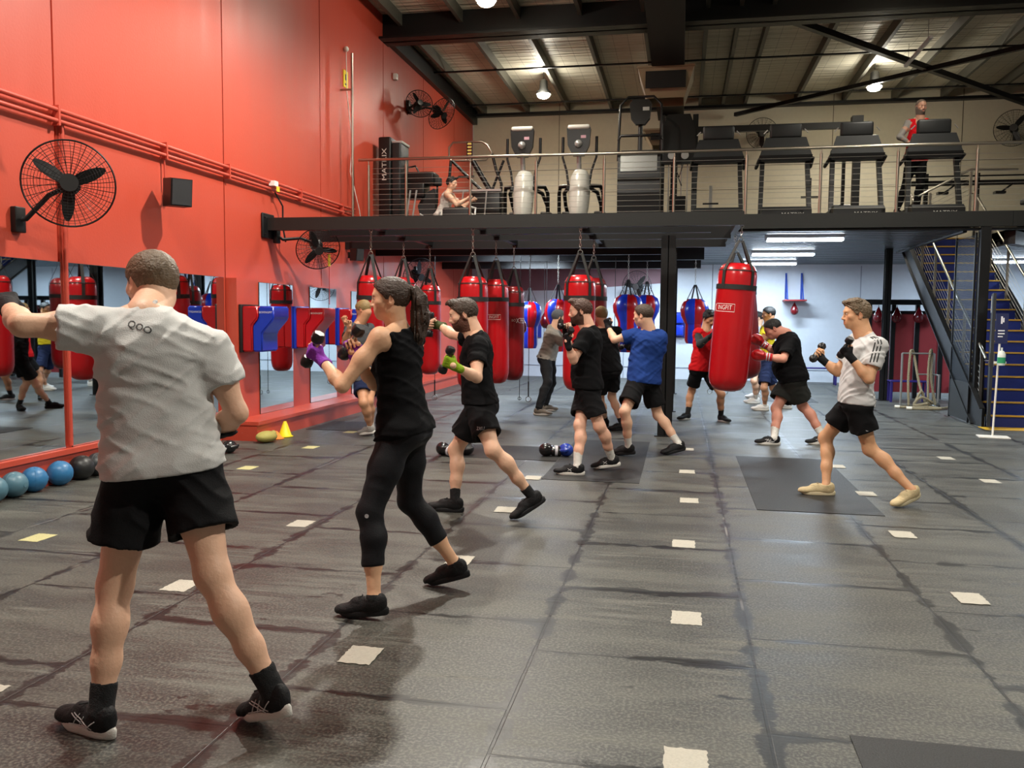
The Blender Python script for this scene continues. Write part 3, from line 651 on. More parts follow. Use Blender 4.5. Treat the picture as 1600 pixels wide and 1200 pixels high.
# teardrop speed balls with cords
tear = mat('maroon_leather', '#6d1119', .25, coat=.4)
def speedball(lab, x, y, z, r, up, dn=0, group='maroon teardrop speed balls'):
    t = thing('speed_ball', lab, 'speed ball', (x, y, z), 0, group)
    fin('ball_body', MB().lathe([(.001, -r*1.15), (r*.5, -r*1.05), (r*.9, -r*.6), (r, -r*.1), (r*.9, r*.4), (r*.55, r*1.1), (r*.25, r*1.7), (.01, r*2)], n=24), tear, t)
    fin('cord', MB().tube([(0, 0, r*1.95), (0, 0, up)], .006, 6), cab, t)
    if dn: fin('floor_cord', MB().tube([(0, 0, -r*1.1), (0, 0, dn)], .006, 6).tube([(.03*math.cos(a*PI/6), 0, dn+.03+.03*math.sin(a*PI/6)) for a in range(12)], .005, 5, True), cab, t)
    return t
speedball('maroon teardrop ball on a floor cord right of the bag rows', -2.95, 15.9, 1.4, .13, 1.33, -1.37)
speedball('maroon teardrop ball left of the hooded man', -2.75, 17.8, 1.5, .13, 1.3, -1.46)
def band(lab, x, y, lean=0):
    t = thing('floor_to_roof_cord', lab, 'cord', (x, y, .0), 0, 'thin black cords from floor to rig')
    fin('cord', MB().tube([(0, 0, .35), (lean, 0, 2.72)], .006, 6), cab, t); fin('bungee', MB().tube([(0, 0, .1), (0, 0, .38)], .012, 8), cab, t)
    fin('floor_ring', MB().tube([(.05*math.cos(a*PI/6), 0, .052+.05*math.sin(a*PI/6)) for a in range(12)], .008, 6, True), chainm, t)
band('thin black cord to a floor ring left of the man with green gloves', -4.55, 15.74)
band('thin black cord to a floor ring between the bags and the hooded man', -2.78, 15.9)
band('thin black cord behind the hooded man\'s back', -2.97, 18.9)
band('black cord hanging under the biggest red bag, left one', .62, 18.8)
band('black cord hanging under the biggest red bag, right one', .94, 18.7)
band('thin black cord between the bearded man and the man in blue', -1.25, 16.6)
# wall mounted padded shields along the narrow mirrors
def shield(y, lab, mats, s=1):
    t = thing('wall_pad', lab, 'wall pad', (JX, y, 1.1), 0, 'padded blocks on the mirror wall')
    A, B_, S_ = mats
    def pr(p, y0, y1): 
        mb = MB(); bm = bmesh.new(); n = len(p)
        vs = [bm.verts.new((q[0], y0, q[1])) for q in p]+[bm.verts.new((q[0], y1, q[1])) for q in p]
        bm.faces.new(vs[:n]); bm.faces.new(list(reversed(vs[n:])))
        for i in range(n): bm.faces.new((vs[i], vs[(i+1) % n], vs[n+(i+1) % n], vs[n+i]))
        bmesh.ops.recalc_face_normals(bm, faces=bm.faces)
        bmesh.ops.bevel(bm, geom=bm.edges[:], offset=.018, segments=3, affect='EDGES'); bm.verts.index_update()
        mb.add([q.co for q in bm.verts], [[q.index for q in f.verts] for f in bm.faces], True); bm.free(); return mb
    fin('inner_block', pr([(.03, 0), (.17, .0), (.17, .34), (.25, .43), (.25, .58), (.03, .58)], -.02, .42), A, t)
    fin('outer_block', pr([(.165, .0), (.3, .0), (.3, .24), (.46, .42), (.46, .58), (.245, .58), (.245, .42), (.165, .32)], 0, .44), B_, t)
    fin('spine_strip', MB().box(0.002, .045, -.045, .43, -.01, .6, .008), S_, t)
    mb = MB(); v, f = text_geo('BOXINGFIT', .035); mb.add([(.35+a, -.003, .5+b) for a, b in v], f)
    fin('small_logo', mb, whitep, t)
shield(10.16, 'padded wall block with black spine, red inside and blue outside, nearest the camera', (vinyl, vblue, blk))
shield(11.72, 'red padded wall block with a blue spine behind the dumbbell of the woman', (vinyl, vinyl, vblue))
shield(13.33, 'red and blue padded wall block behind the purple glove', (vinyl, vblue, vblue))
shield(15.2, 'padded wall block hidden behind the woman, farthest of the row', (vinyl, vblue, vblue))
# blue pads on the back wall
for x, z, lab in ((-.07, 1.1, 'blue padded target on the back wall right of the steel columns'), (-3.9, 1.05, 'blue padded target on the back wall behind the maroon balls')):
    t = thing('wall_target', lab, 'wall pad', (x, BACK-.02, z)); 
    fin('back_board', MB().box(-.19, .19, -.06, -.001, 0, .66), mat('target_blue', '#142a86', .4), t)
    fin('upper_pad', MB().box(-.16, .12, -.2, -.06, .36, .62, .04), vblue, t); fin('lower_pad', MB().box(-.16, .12, -.2, -.06, .04, .33, .04), vblue, t)
# speed ball platform
t = thing('speed_ball_platform', 'small red speed ball platform on blue brackets on the back wall', 'platform', (2.78, BACK-.02, 2.05))
fin('board', MB().box(-.27, .27, -.55, -.05, 0, .04, .01), mat('board_red', '#8c2a2b', .5), t)
for s in (-1, 1): fin('wall_bracket', MB().box(s*.19-.02, s*.19+.02, -.05, -.001, .04, .72).beam((s*.19, -.5, .045), (s*.19, -.03, .68), .025, .03).box(s*.19-.02, s*.19+.02, -.5, -.03, .04, .06), mat('bracket_blue', '#1c3f9a', .5), t)
speedball('maroon teardrop ball hanging under the red wall platform', 2.78, 22.85, 1.82, .1, .22)
# black frame with red panels and balls, at the right
t = thing('speed_ball_rack', 'black steel frame with tall red panels and hanging balls left of the stairs', 'frame', (3.78, 18.9, 0))
for i in range(5):
    x = i*.46; fin('upright', MB().box(x-.04, x+.04, -.04, .04, 0, 1.98), black_steel, t)
    if i < 4: fin('red_panel', MB().box(x+.05, x+.41, .0, .03, .12, 1.72), mat('panel_red', '#a3373d', .5, 0, .05, 10, .08), t)
fin('top_beam', MB().box(-.3, 2.1, -.35, .06, 1.9, 2.0), black_steel, t); fin('top_beam', MB().box(-.3, 2.1, -.04, .04, 1.72, 1.78), black_steel, t)
for x, lab in ((3.9, 'maroon ball under the black frame, leftmost'), (4.25, 'maroon ball under the black frame, second from the left'), (4.66, 'maroon ball under the black frame, third from the left'), (5.02, 'largest maroon ball under the black frame beside the stair')):
    speedball(lab, x, 18.65, 1.65, .1, .24)
# benches
pur = mat('purple_steel', '#2a2068', .4)
for i, (x, y, w, lab) in enumerate(((3.3, 22.3, .9, 'low purple bench frame against the back wall'), (4.35, 18.0, .7, 'purple bench frame in front of the red panels'), (-2.2, 22.2, .8, 'low purple step at the back wall behind the hooded man'), (5.9, 18.6, .9, 'purple bench frame behind the rope rack'))):
    t = thing('bench', lab, 'bench', (x, y, 0)); h = .42 if i != 2 else .12
    fin('seat', MB().box(-w/2, w/2, -.15, .15, h-.03, h, .01), pur, t)
    for a in (-1, 1):
        for b in (-1, 1): fin('leg', MB().box(a*(w/2-.03)-.02, a*(w/2-.03)+.02, b*.12-.02, b*.12+.02, 0, h-.03), pur, t)
# rope rack and ropes
galv = mat('galvanised', '#a6a8a6', .4, .8)
t = thing('rope_rack', 'grey tube rack holding thick ropes at the foot of the stairs', 'rack', (4.28, 17.05, 0))
fin('left_upright', MB().tube([(-.27, 0, .03), (-.27, 0, .98)], .02, 8), galv, t); fin('right_upright', MB().tube([(.28, -.35, .08), (.28, -.35, .62)], .02, 8).tube([(.28, 0, .03), (.28, 0, .98)], .02, 8), galv, t)
fin('top_bar', MB().tube([(-.27, 0, .98), (.28, 0, .98)], .016, 8), galv, t); fin('lower_bar', MB().tube([(-.0, -.05, .6), (.28, -.05, .6), (.28, -.35, .6)], .014, 8), galv, t)
fin('base_rail', MB().tube([(-.27, 0, .03), (.28, 0, .03), (.28, -.35, .03)], .016, 8), galv, t)
fin('wheel', MB().lathe([(.001, -.02), (.05, -.02), (.055, 0), (.05, .02), (.001, .02)], (.28, -.38, .058), 16, (1, 0, 0)), mat('caster', '#3a3a3a', .5), t)
ropem = mat('rope_beige', '#94896e', .85, 0, .6, 60, .2); ropew = mat('rope_end', '#ddd8ca', .7)
def rope(lab, pts, ends=True):
    t = thing('battle_rope', lab, 'rope', pts[0]); o = Vector(pts[0]); P = [Vector(p)-o for p in pts]
    # smooth
    S_ = []
    for i in range(len(P)-1):
        p0 = P[max(i-1, 0)]; p1 = P[i]; p2 = P[i+1]; p3 = P[min(i+2, len(P)-1)]
        for k in range(8):
            u = k/8; S_.append(.5*((2*p1)+(p2-p0)*u+(2*p0-5*p1+4*p2-p3)*u*u+(3*p1-p0-3*p2+p3)*u**3))
    S_.append(P[-1]); mb = MB()
    for ph in (0, 2*PI/3, 4*PI/3):                   # three twisted strands
        pts2 = []; acc = 0
        fine_ = []
        for i in range(len(S_)-1):
            for k in range(4): fine_.append(S_[i].lerp(S_[i+1], k/4))
        for i, q in enumerate(fine_):
            if i: acc += (q-fine_[i-1]).length
            d = (fine_[min(i+1, len(fine_)-1)]-fine_[max(i-1, 0)]).normalized(); u_ = d.cross(Vector((.2, .1, 1))).normalized(); w_ = d.cross(u_)
            a = acc*55+ph; pts2.append(q+(u_*math.cos(a)+w_*math.sin(a))*.011)
        mb.tube(pts2, .0135, 6)
    fin('strands', mb, ropem, t)
    if ends: fin('rope_end', MB().tube([S_[0], S_[3]], .028, 8), ropew, t, 'whitish taped end')
    return t
rx, ry = 4.28, 17.05
rope('thick beige rope looped over the left part of the rack', [(rx-.15, ry-.1, .03), (rx-.17, ry-.08, .5), (rx-.14, ry-.03, .97), (rx-.1, ry+.02, 1.03), (rx-.06, ry+.04, .95), (rx+.02, ry-.12, .4), (rx+.12, ry-.3, .06)], False)
rope('thick beige rope looped over the right end of the rack', [(rx+.18, ry-.1, .03), (rx+.17, ry-.07, .6), (rx+.2, ry-.02, .99), (rx+.24, ry+.02, 1.0), (rx+.22, ry-.1, .5), (rx+.3, ry-.15, .04)], False)
rope('beige rope lying on the floor with a white end pointing left', [(rx-.47, ry-.45, .03), (rx-.2, ry-.5, .03), (rx+.1, ry-.4, .03), (rx+.3, ry-.55, .03), (rx+.5, ry-.3, .03)])
rope('beige rope on the floor nearest the camera with a white end', [(rx-.33, ry-.7, .03), (rx-.05, ry-.75, .03), (rx+.15, ry-.7, .03), (rx+.25, ry-.72, .04)])
rope('beige rope heaped at the foot of the rack', [(rx-.1, ry-.3, .08), (rx+.02, ry-.25, .3), (rx+.1, ry-.22, .1), (rx+.2, ry-.3, .1), (rx+.0, ry-.35, .2), (rx-.12, ry-.35, .06), (rx+.1, ry-.42, .1)], False)
# black storage wall on the right, seen in the mirrors
t = thing('storage_rack', 'long black storage rack with white boxes along the right wall', 'rack', (9.3, 9.0, 0))
mb = MB()
for y in (-4, -2, 0, 2, 4): fin('upright', MB().box(-.25, .25, y-.03, y+.03, 0, 1.75), black_steel, t)
for z in (.5, 1.1, 1.7): fin('shelf', MB().box(-.25, .25, -4, 4, z, z+.06), black_steel, t)
for i, y in enumerate((-3.5, -2.9, -1.2, -.5, .6, 1.3, 2.8)): tag(fin('storage_box', MB().box(9.1, 9.45, 9+y, 9.4+y, 1.16, 1.42, .01), wp), 'white storage box on the long black rack at the right wall', 'box', 'white boxes on the black rack')
# wall plate seen beyond the stairs
t = thing('wall_speaker', 'grey box speaker on the right wall beyond the stairs', 'speaker', (9.5, 19.6, 2.25)); fin('cabinet', MB().box(-.12, .08, -.2, .2, -.28, .28, .03), mat('grey_box', '#8e939b', .5), t)
# ================================================================ floor things
def floor_mat_thing(x0, x1, y0, y1, lab):
    t = fin('rubber_mat', MB().box(x0, x1, y0, y1, 0.0005, .004), mat('new_rubber', '#1f1f1e', .55, 0, .35, 150, .15)); tag(t, lab, 'mat', None)
    t.data.transform(Matrix.Translation((-(x0+x1)/2, -(y0+y1)/2, 0))); t.location = ((x0+x1)/2, (y0+y1)/2, 0)
floor_mat_thing(.645, 1.635, 7.28, 10.15, 'new dark rubber mat under the feet of the man in the striped grey t-shirt')
floor_mat_thing(-1.3, -.36, 8.2, 11.05, 'new dark rubber mat under the bearded man in black')
floor_mat_thing(-2.6, -1.31, 9.3, 10.3, 'dark rubber mat behind the blue boxing gloves')
floor_mat_thing(-5.05, -4.1, 11.1, 12.1, 'dark rubber mat by the red wall behind the woman')
floor_mat_thing(.655, 2.4, 2.2, 3.33, 'dark rubber mat in the bottom right corner')
floor_mat_thing(1.66, 2.6, 17.3, 18.2, 'dark rubber mat far back beside the big red bag')
tape = mat('floor_marker_paint', '#b3afa2', .7, 0, .2, 90, .18); tapey = mat('floor_marker_yellow', '#bdb884', .7, 0, .2, 90, .15)
MX = [-4.33, -2.8, -1.38, .07, 1.64, 3.01]; MY = [3.0, 4.51, 5.2, 6.03, 7.53, 9.0, 10.56]
MK = [(-4.3, 9.58, 1), (-4.33, 8.11, 1), (-2.77, 5.99, 0), (-4.36, 5.19, 1), (-2.79, 4.43, 0), (-1.41, 3.67, 0), (-1.36, 5.29, 0), (-1.39, 8.25, 0), (-1.37, 6.8, 0), (.1, 10.56, 0), (.09, 8.98, 0), (.1, 7.53, 0), (.05, 6.04, 0), (.06, 4.51, 0), (.05, 3.0, 0),
      (1.67, 9.69, 0), (1.67, 8.19, 0), (1.62, 6.66, 0), (1.63, 5.18, 0), (3.01, 10.61, 0), (3.01, 9.16, 0), (-2.8, 8.1, 0), (-4.36, 11.0, 1), (-2.79, 2.95, 0)]
WH = {(-4.3, 9.58): 'beside the dark mat near the red wall', (-4.33, 8.11): 'between the man in the foreground and the red ledge', (-2.77, 5.99): 'just left of the woman\'s legs', (-4.36, 5.19): 'nearest the row of balls',
      (-2.79, 4.43): 'between the legs of the foreground man', (-1.41, 3.67): 'in front of the woman\'s front shoe', (-1.36, 5.29): 'behind the woman\'s rear shoe', (-1.39, 8.25): 'right of the rear knee of the man with green gloves', (-1.37, 6.8): 'between the shoes of the man with green gloves',
      (.1, 10.56): 'right of the shoe of the man in blue', (.09, 8.98): 'second farthest of the central line', (.1, 7.53): 'third farthest of the central line', (.05, 6.04): 'third nearest of the central line', (.06, 4.51): 'second nearest of the central line', (.05, 3.0): 'cut by the bottom edge of the picture',
      (1.67, 9.69): 'behind the front leg of the man in the striped t-shirt', (1.67, 8.19): 'between the shoes of the man in the striped t-shirt', (1.62, 6.66): 'just below the rear shoe of the man in the striped t-shirt', (1.63, 5.18): 'nearest the camera on the right side', (3.01, 10.61): 'farthest right, towards the stairs', (3.01, 9.16): 'at the right edge of the floor',
      (-2.8, 8.1): 'hidden behind the woman\'s legs', (-4.36, 11.0): 'hidden behind the woman near the wall', (-2.79, 2.95): 'hidden under the foreground man'}
for x, y, c in MK:
    w, d = (.155, .2); mb = MB(); random.seed(int(x*100+y*10))
    nx, ny = 10, 12                                 # worn rectangle: a grid with chipped edges
    P = [(x_, y_) for x_ in range(nx) for y_ in range(ny)]
    poly = []
    for i in range(nx+1): poly.append((-w/2+w*i/nx, -d/2+random.uniform(-.006, .004)))
    for i in range(1, ny+1): poly.append((w/2+random.uniform(-.004, .004), -d/2+d*i/ny))
    for i in range(1, nx+1): poly.append((w/2-w*i/nx, d/2+random.uniform(-.004, .006)))
    for i in range(1, ny): poly.append((-w/2+random.uniform(-.004, .004), d/2-d*i/ny))
    mb.prism(poly, .0012 if abs(x+1.38) > .1 and abs(x-1.6) > .1 else .0042, .0052 if abs(x+1.38) < .1 or abs(x-1.6) < .1 else .002, 'z')
    o = fin('floor_marker', mb, tapey if c else tape); o.location = (x, y, 0); tag(o, ('pale yellow' if c else 'white')+' painted floor marker '+WH[(x, y)], 'floor marker', 'painted markers on the rubber floor')
# balls along the wall
bg, bb, kk, dg = mat('ball_greyblue', '#4f7484', .4, 0, .08, 40), mat('ball_blue', '#2f6f9f', .38, 0, .08, 40), mat('ball_black', '#1d1e1f', .4, 0, .08, 40), mat('ball_darkgrey', '#33373a', .4, 0, .08, 40)
for i, (x, y, m, r, lab) in enumerate([(-5.53, 5.88, bg, .108, 'grey-blue medicine ball at the near end of the row, outside the picture'), (-5.53, 6.1, bg, .108, 'grey-blue medicine ball cut by the left edge'), (-5.53, 6.33, bg, .108, 'grey-blue medicine ball, second in the row from the left edge'), (-5.53, 6.56, bb, .11, 'blue medicine ball, third in the row from the left edge'),
        (-5.52, 6.87, bb, .112, 'blue medicine ball beside the black one'), (-5.52, 7.16, kk, .114, 'black medicine ball right of the blue balls'), (-5.52, 7.39, dg, .11, 'dark grey medicine ball next to the black one'), (-5.52, 7.62, dg, .11, 'dark grey medicine ball half hidden behind the foreground man')]):
    t = thing('medicine_ball', lab, 'ball', (x, y, 0), .8*i, 'medicine balls along the red wall')
    fin('ball_body', MB().ball((0, 0, r), r, 22), m, t)
    fin('seam', MB().tube([((r+.0005)*math.cos(a*PI/18), 0, r+(r+.0005)*math.sin(a*PI/18)) for a in range(36)], .0015, 4, True), m, t)
    fin('valve_print', MB().lathe([(.022, 0), (.022, .004), (.001, .005)], (0, -r+.003, r), 14, (0, -1, 0)), whitep if i == 5 else m, t)
# cones and discs by the ledge
for k, (x, y, c, lab, h) in enumerate([(-5.0, 10.36, '#e3cf17', 'yellow training cone leaning at the end of the red ledge', .2), (-5.02, 10.14, '#ec8a3c', 'orange training cone in front of the yellow one', .1)]):
    t = thing('training_cone', lab, 'cone', (x, y, 0)); m = mat('cone_'+('yellow', 'orange')[k], c, .5)
    fin('cone_body', MB().lathe([(.1, .0), (.105, .01), (.085, .014), (.02, h), (.012, h)], n=20), m, t)
t = thing('sand_bag', 'pale yellowish bag lying behind the orange cone', 'bag', (-5.0, 9.85, 0)); fin('bag_body', MB().ball((0, 0, .07), (.12, .17, .07), 12), mat('bag_khaki', '#a39a52', .7, 0, .3, 20), t); fin('tie', MB().lathe([(.03, 0), (.035, .04)], (0, .16, .08), 10, (0, 1, .3)), MATS['bag_khaki'], t)
gb, gblue = mat('glove_black', '#131315', .25, 0, .2, 25, coat=.3), mat('glove_blue', '#1c3c9a', .25, 0, .2, 25, coat=.3)
def boxing_glove(lab, loc, rz, m, flip=0):
    t = thing('boxing_glove', lab, 'glove', loc, rz, 'loose boxing gloves on the floor')
    mb = MB().ball((0, 0, .075), (.085, .075, .075), 12)
    fin('mitt', mb, m, t)
    fin('thumb', MB().tube([(-.03, -.06, .07), (.03, -.085, .08), (.06, -.07, .09)], [.024, .028, .018], 10), m, t)
    fin('cuff', MB().lathe([(.048, 0), (.052, .01), (.055, .1), (.05, .11), (.04, .1)], (-.06, 0, .062), 18, (-1, 0, -.05)), gb, t)
    fin('wrist_strap', MB().lathe([(.057, 0), (.059, .03)], (-.1, 0, .06), 18, (-1, 0, -.05)), mat('strap_white', '#b9b9bf', .5), t)
boxing_glove('black boxing glove on the floor by the elbow of the foreground man', (-5.0, 8.95, 0), 1.2, gb)
boxing_glove('black boxing glove on the floor behind the man with green gloves, left one', (-2.62, 9.4, 0), 2.6, gb)
boxing_glove('black boxing glove on the floor behind the man with green gloves, right one', (-2.36, 9.47, 0), .3, gb)
boxing_glove('black glove of the pair left of the bearded man\'s shoes', (-1.47, 9.62, 0), 3.3, gb)
boxing_glove('blue glove of the pair left of the bearded man\'s shoes', (-1.25, 9.66, 0), -.3, gblue)
# ================================================================ gym machines on the deck
Z = DT+.001
mblk = mat('machine_black', '#0b0b0b', .4, .1); mgrey = mat('machine_grey', '#1f2122', .45, .2); msil = mat('machine_silver', '#b9b9b6', .3, .5); mwh = mat('machine_white', '#cfcec4', .3, .1); pad = mat('machine_pad', '#1f2021', .6, 0, .1, 40); scr = mat('screen_dark', '#0a0a0c', .12)
letter = mat('letter_silver', '#c9c7bf', .5)
def treadmill(x, y, lab, rz=0):
    t = thing('treadmill', lab, 'treadmill', (x, y, Z), rz, 'black treadmills along the railing')
    fin('motor_hood', MB().prism([(-.25, 0), (-.25, .16), (-.2, .2), (.2, .22), (.28, .12), (.28, 0)], -.4, .4, 'x'), mblk, t)
    fin('hood_cap', MB().prism([(-.24, .165), (-.19, .225), (.18, .245), (.2, .22), (-.2, .2)], -.39, .39, 'x'), mgrey, t)
    mb = MB(); text_flat(mb, 'MATRIX', .075, (.1, -.2515, .09), (1, 0, 0), (0, 0, 1), 1.35); fin('lettering', mb, letter, t)
    fin('running_deck', MB().box(-.38, .38, .28, 1.75, .1, .17, .02), mblk, t); fin('belt', MB().box(-.26, .26, .3, 1.74, .17, .176), mat('belt_black', '#1b1b1b', .8), t)
    for s in (-1, 1):
        fin('upright', MB().beam((s*.4, .05, .1), (s*.36, .3, 1.2), .07, .09, (0, 1, 0)), mblk, t)
        fin('side_arm', MB().tube([(s*.37, .28, 1.12), (s*.43, .05, 1.05), (s*.45, .5, .98)], .03, 8), mblk, t)
        fin('foot_rail', MB().box(s*.3, s*.4, .3, 1.74, .16, .2), mgrey, t)
    fin('crossbar', MB().prism([(.1, 1.02), (.3, 1.02), (.34, 1.1), (.08, 1.12)], -.43, .43, 'x'), mblk, t)
    fin('console_shell', MB().add([(-.43, .1, 1.1), (.43, .1, 1.1), (.33, .16, 1.42), (-.33, .16, 1.42), (-.4, .34, 1.1), (.4, .34, 1.1), (.3, .34, 1.46), (-.3, .34, 1.46)], [(0, 1, 2, 3), (5, 4, 7, 6), (0, 3, 7, 4), (1, 5, 6, 2), (3, 2, 6, 7), (0, 4, 5, 1)]), mgrey, t)
    c = fin('screen_housing', MB().box(-.26, .26, .18, .3, 1.42, 1.66, .035), mgrey, t); fin('screen', MB().box(-.22, .22, .301, .305, 1.45, 1.63), scr, c)
    fin('mesh_tray', MB().tube([(-.36, .2, 1.5), (-.3, .18, 1.56)], .01, 6).tube([(.36, .2, 1.5), (.3, .18, 1.56)], .01, 6), msil, t)
    return t
for x, lab in ((.55, 'black treadmill right of the cable machine, leftmost of four'), (1.66, 'black treadmill in front of the pale wall fan'), (2.8, 'black treadmill, left of the one in use'), (4.0, 'black treadmill the man in the red singlet is using')): treadmill(x, 15.35, lab)
def elliptical(x, y, lab):
    t = thing('elliptical_trainer', lab, 'elliptical trainer', (x, y, Z), 0, 'white-fronted elliptical trainers')
    mb = MB().lathe([(.1, 0), (.14, .08), (.165, .3), (.175, .6), (.16, .82), (.11, .93), (.04, .95)], (0, 0, .03), 24, (0.03, .12, 1), 1.08, 1.2)
    fin('front_shroud', mb, mwh, t, 'pale front shroud'); fin('base_frame', MB().box(-.28, .28, -.1, .1, 0, .07, .02).box(-.05, .05, 0, 1.5, .02, .09, .02).box(-.28, .28, 1.4, 1.5, 0, .07, .02), mgrey, t)
    fin('mast', MB().tube([(0, .1, .85), (0, -.04, 1.38)], .042, 12), msil, t)
    c = fin('console', MB().prism([(-.21, 1.66), (-.19, 1.72), (.19, 1.72), (.21, 1.66), (.19, 1.38), (.1, 1.2), (-.1, 1.2), (-.19, 1.38)], -.08, .02, 'y'), mblk, t)
    fin('console_top', MB().box(-.2, .2, -.1, .03, 1.65, 1.74, .04), mwh, c); fin('console_joint', MB().ball((0, -.09, 1.4), .07, 12), msil, c)
    fin('console_label', MB().box(.04, .13, -.082, -.08, 1.5, 1.55), mat('label_pink', '#b98f9a', .6), c)
    for s in (-1, 1):
        fin('moving_handle', MB().tube([(s*.3, .12, 1.56), (s*.3, .1, 1.2), (s*.22, .06, .95), (s*.17, .05, .6)], .02, 8).tube([(s*.3, .12, 1.56), (s*.3, .1, 1.25)], .026, 8), mblk, t)
        fin('pedal_arm', MB().tube([(s*.18, .0, .66), (s*.3, .4, .62), (s*.33, .8, .45), (s*.3, 1.3, .15)], .035, 8), mblk, t)
        fin('foot_pedal', MB().box(s*.3-.1, s*.3+.1, .8, 1.15, .28, .34, .02), mblk, t)
        fin('rear_arch', MB().tube([(s*.16, .1, .7), (s*.36, .3, .72), (s*.4, .42, .62), (s*.4, .45, .1)], .035, 8), mblk, t)
elliptical(-2.86, 15.5, 'elliptical trainer with a white top console, left of the pair'); elliptical(-1.85, 15.5, 'elliptical trainer with a white top console, right of the pair')
# tall stair climber seen from the front
t = thing('stair_climber', 'tall black stair climber with a loop handle near the deck edge', 'stair climber', (-.78, 15.5, Z))
fin('body_shell', MB().prism([(-.3, 0), (-.36, .5), (-.34, 1.1), (-.22, 1.22), (.3, 1.2), (.6, .3), (.6, 0)], -.36, .36, 'x'), mblk, t)
fin('front_cover', MB().prism([(-.345, .85), (-.365, .86), (-.352, 1.12), (-.23, 1.235), (-.22, 1.2), (-.33, 1.1)], -.31, .31, 'x'), mat('cover_silver', '#7c7c78', .3, .8), t, 'shiny silver upper cover')
fin('mast', MB().tube([(.0, -.05, 1.15), (.0, 0, 1.7)], .04, 10), mblk, t)
c = fin('console', MB().prism([(-.19, 2.05), (-.14, 2.12), (.14, 2.12), (.19, 2.05), (.16, 1.8), (.08, 1.7), (-.08, 1.7), (-.16, 1.8)], -.1, .02, 'y'), mblk, t); fin('console_label', MB().box(.04, .15, -.103, -.1, 1.93, 1.99), msil, c)
fin('loop_handle', MB().tube([(-.38, 0, 1.1), (-.37, 0, 1.5), (-.35, .0, 2.05), (-.22, .05, 2.2), (.22, .05, 2.2), (.35, 0, 2.05), (.37, 0, 1.5), (.38, 0, 1.1)], .022, 8).tube([(-.38, 0, 1.45), (-.33, -.04, 1.52), (.33, -.04, 1.52), (.38, 0, 1.45)], .024, 8), mblk, t)
fin('base_frame', MB().box(-.36, .36, .3, 1.3, 0, .1, .02), mgrey, t)
# cable machine with tan guide boards
t = thing('cable_machine', 'black cable machine with tall guide rods right of the stair climber', 'cable machine', (-.13, 16.6, Z))
for x in (-.3, .3): fin('upright', MB().box(x-.05, x+.05, -.05, .05, 0, 2.1), mblk, t)
for x in (-.17, -.06, .06, .17): fin('guide_rod', MB().tube([(x, 0, .1), (x, 0, 1.9)], .011, 6), msil, t)
fin('head_shroud', MB().prism([(-.32, 1.2), (-.3, 1.85), (-.2, 2.1), (.2, 2.1), (.3, 1.85), (.32, 1.2)], -.1, -.02, 'y'), mblk, t)
fin('weight_stack', MB().box(-.15, .15, -.06, .06, .05, .62), mblk, t, 'stack of black weight plates')
for a, b in (((-.1, -.08, 1.3), (.02, -.1, .95)), ((.12, -.08, 1.3), (.02, -.1, .95))): fin('cable_strap', MB().tube([a, b], .008, 6), mblk, t)
fin('grip', MB().tube([(-.06, -.1, .82), (0, -.1, .97), (.07, -.1, .8)], .012, 6), mblk, t)
fin('pulley', MB().lathe([(.07, -.015), (.05, 0), (.07, .015)], (-.12, -.12, 1.35), 16, (0, 1, 0)), msil, t); fin('pulley', MB().lathe([(.07, -.015), (.05, 0), (.07, .015)], (.12, -.12, 1.35), 16, (0, 1, 0)), msil, t)
t = thing('pull_up_beam', 'long black horizontal beam behind the treadmills with a rounded end', 'beam', (-.13, 17.4, Z))
fin('top_arm', MB().box(-.2, 3.35, .2, .3, 1.98, 2.1).box(3.2, 3.4, .15, .35, 1.94, 2.2), mblk, t, 'long black pull-up beam')
fin('arm_end', MB().box(3.25, 3.38, .18, .32, 0, 2.0), mblk, t)
fin('arm_post', MB().box(-.15, -.02, .18, .32, 0, 1.98), mblk, t)
# selectorised weight tower at the left end
t = thing('weight_stack_machine', 'tall black weight machine with vertical lettering at the left end of the deck', 'weight machine', (-5.3, 15.6, Z), 0)
fin('tower', MB().box(-.22, .02, -.25, .3, 0, 1.62, .03), mblk, t); fin('tower_cover', MB().box(.02, .2, -.22, .28, 0, 1.52, .03), mgrey, t); fin('top_cap', MB().box(.02, .22, -.2, .26, 1.5, 1.55, .01), msil, t)
mb = MB(); text_flat(mb, 'MATRIX', .125, (-.1, -.254, 1.12), (0, 0, 1), (-1, 0, 0), 1.3); fin('lettering', mb, letter, t, 'vertical silver lettering')
fin('base_frame', MB().box(-.2, .2, -.24, .3, 0, .05, .02), mgrey, t)
t = thing('leg_press', 'black seated leg machine beside the weight tower', 'leg machine', (-4.82, 15.8, Z))
fin('top_housing', MB().box(-.28, .28, -.2, .2, .8, 1.02, .03).box(-.3, .1, -.2, .2, .55, .82, .03), mblk, t)
fin('handle_loop', MB().tube([(-.3, -.1, .95), (-.3, -.1, 1.1), (-.1, -.1, 1.14), (-.02, -.1, 1.0)], .018, 8), mblk, t)
for x in (-.2, -.08): fin('foot_rail', MB().tube([(x-.06, -.22, .03), (x+.04, -.22, .68)], .018, 8), msil, t)
fin('backrest', MB().prism([(.0, .2), (.26, .24), (.3, .5), (.26, .72), (.05, .6), (-.05, .4)], -.12, .05, 'y'), pad, t, 'dark grey seat back'); fin('seat', MB().box(-.05, .35, -.15, .2, .12, .2, .03), pad, t)
fin('frame_tube', MB().tube([(.0, -.15, .25), (.2, -.16, .12), (.36, -.16, .06)], .02, 8).box(-.3, .4, -.05, .05, 0, .06), msil, t)
fin('headrest', MB().box(.22, .38, -.1, .05, .78, .93, .03), pad, t); fin('neck_post', MB().tube([(.3, -.02, .5), (.3, -.02, .8)], .02, 8), mblk, t)
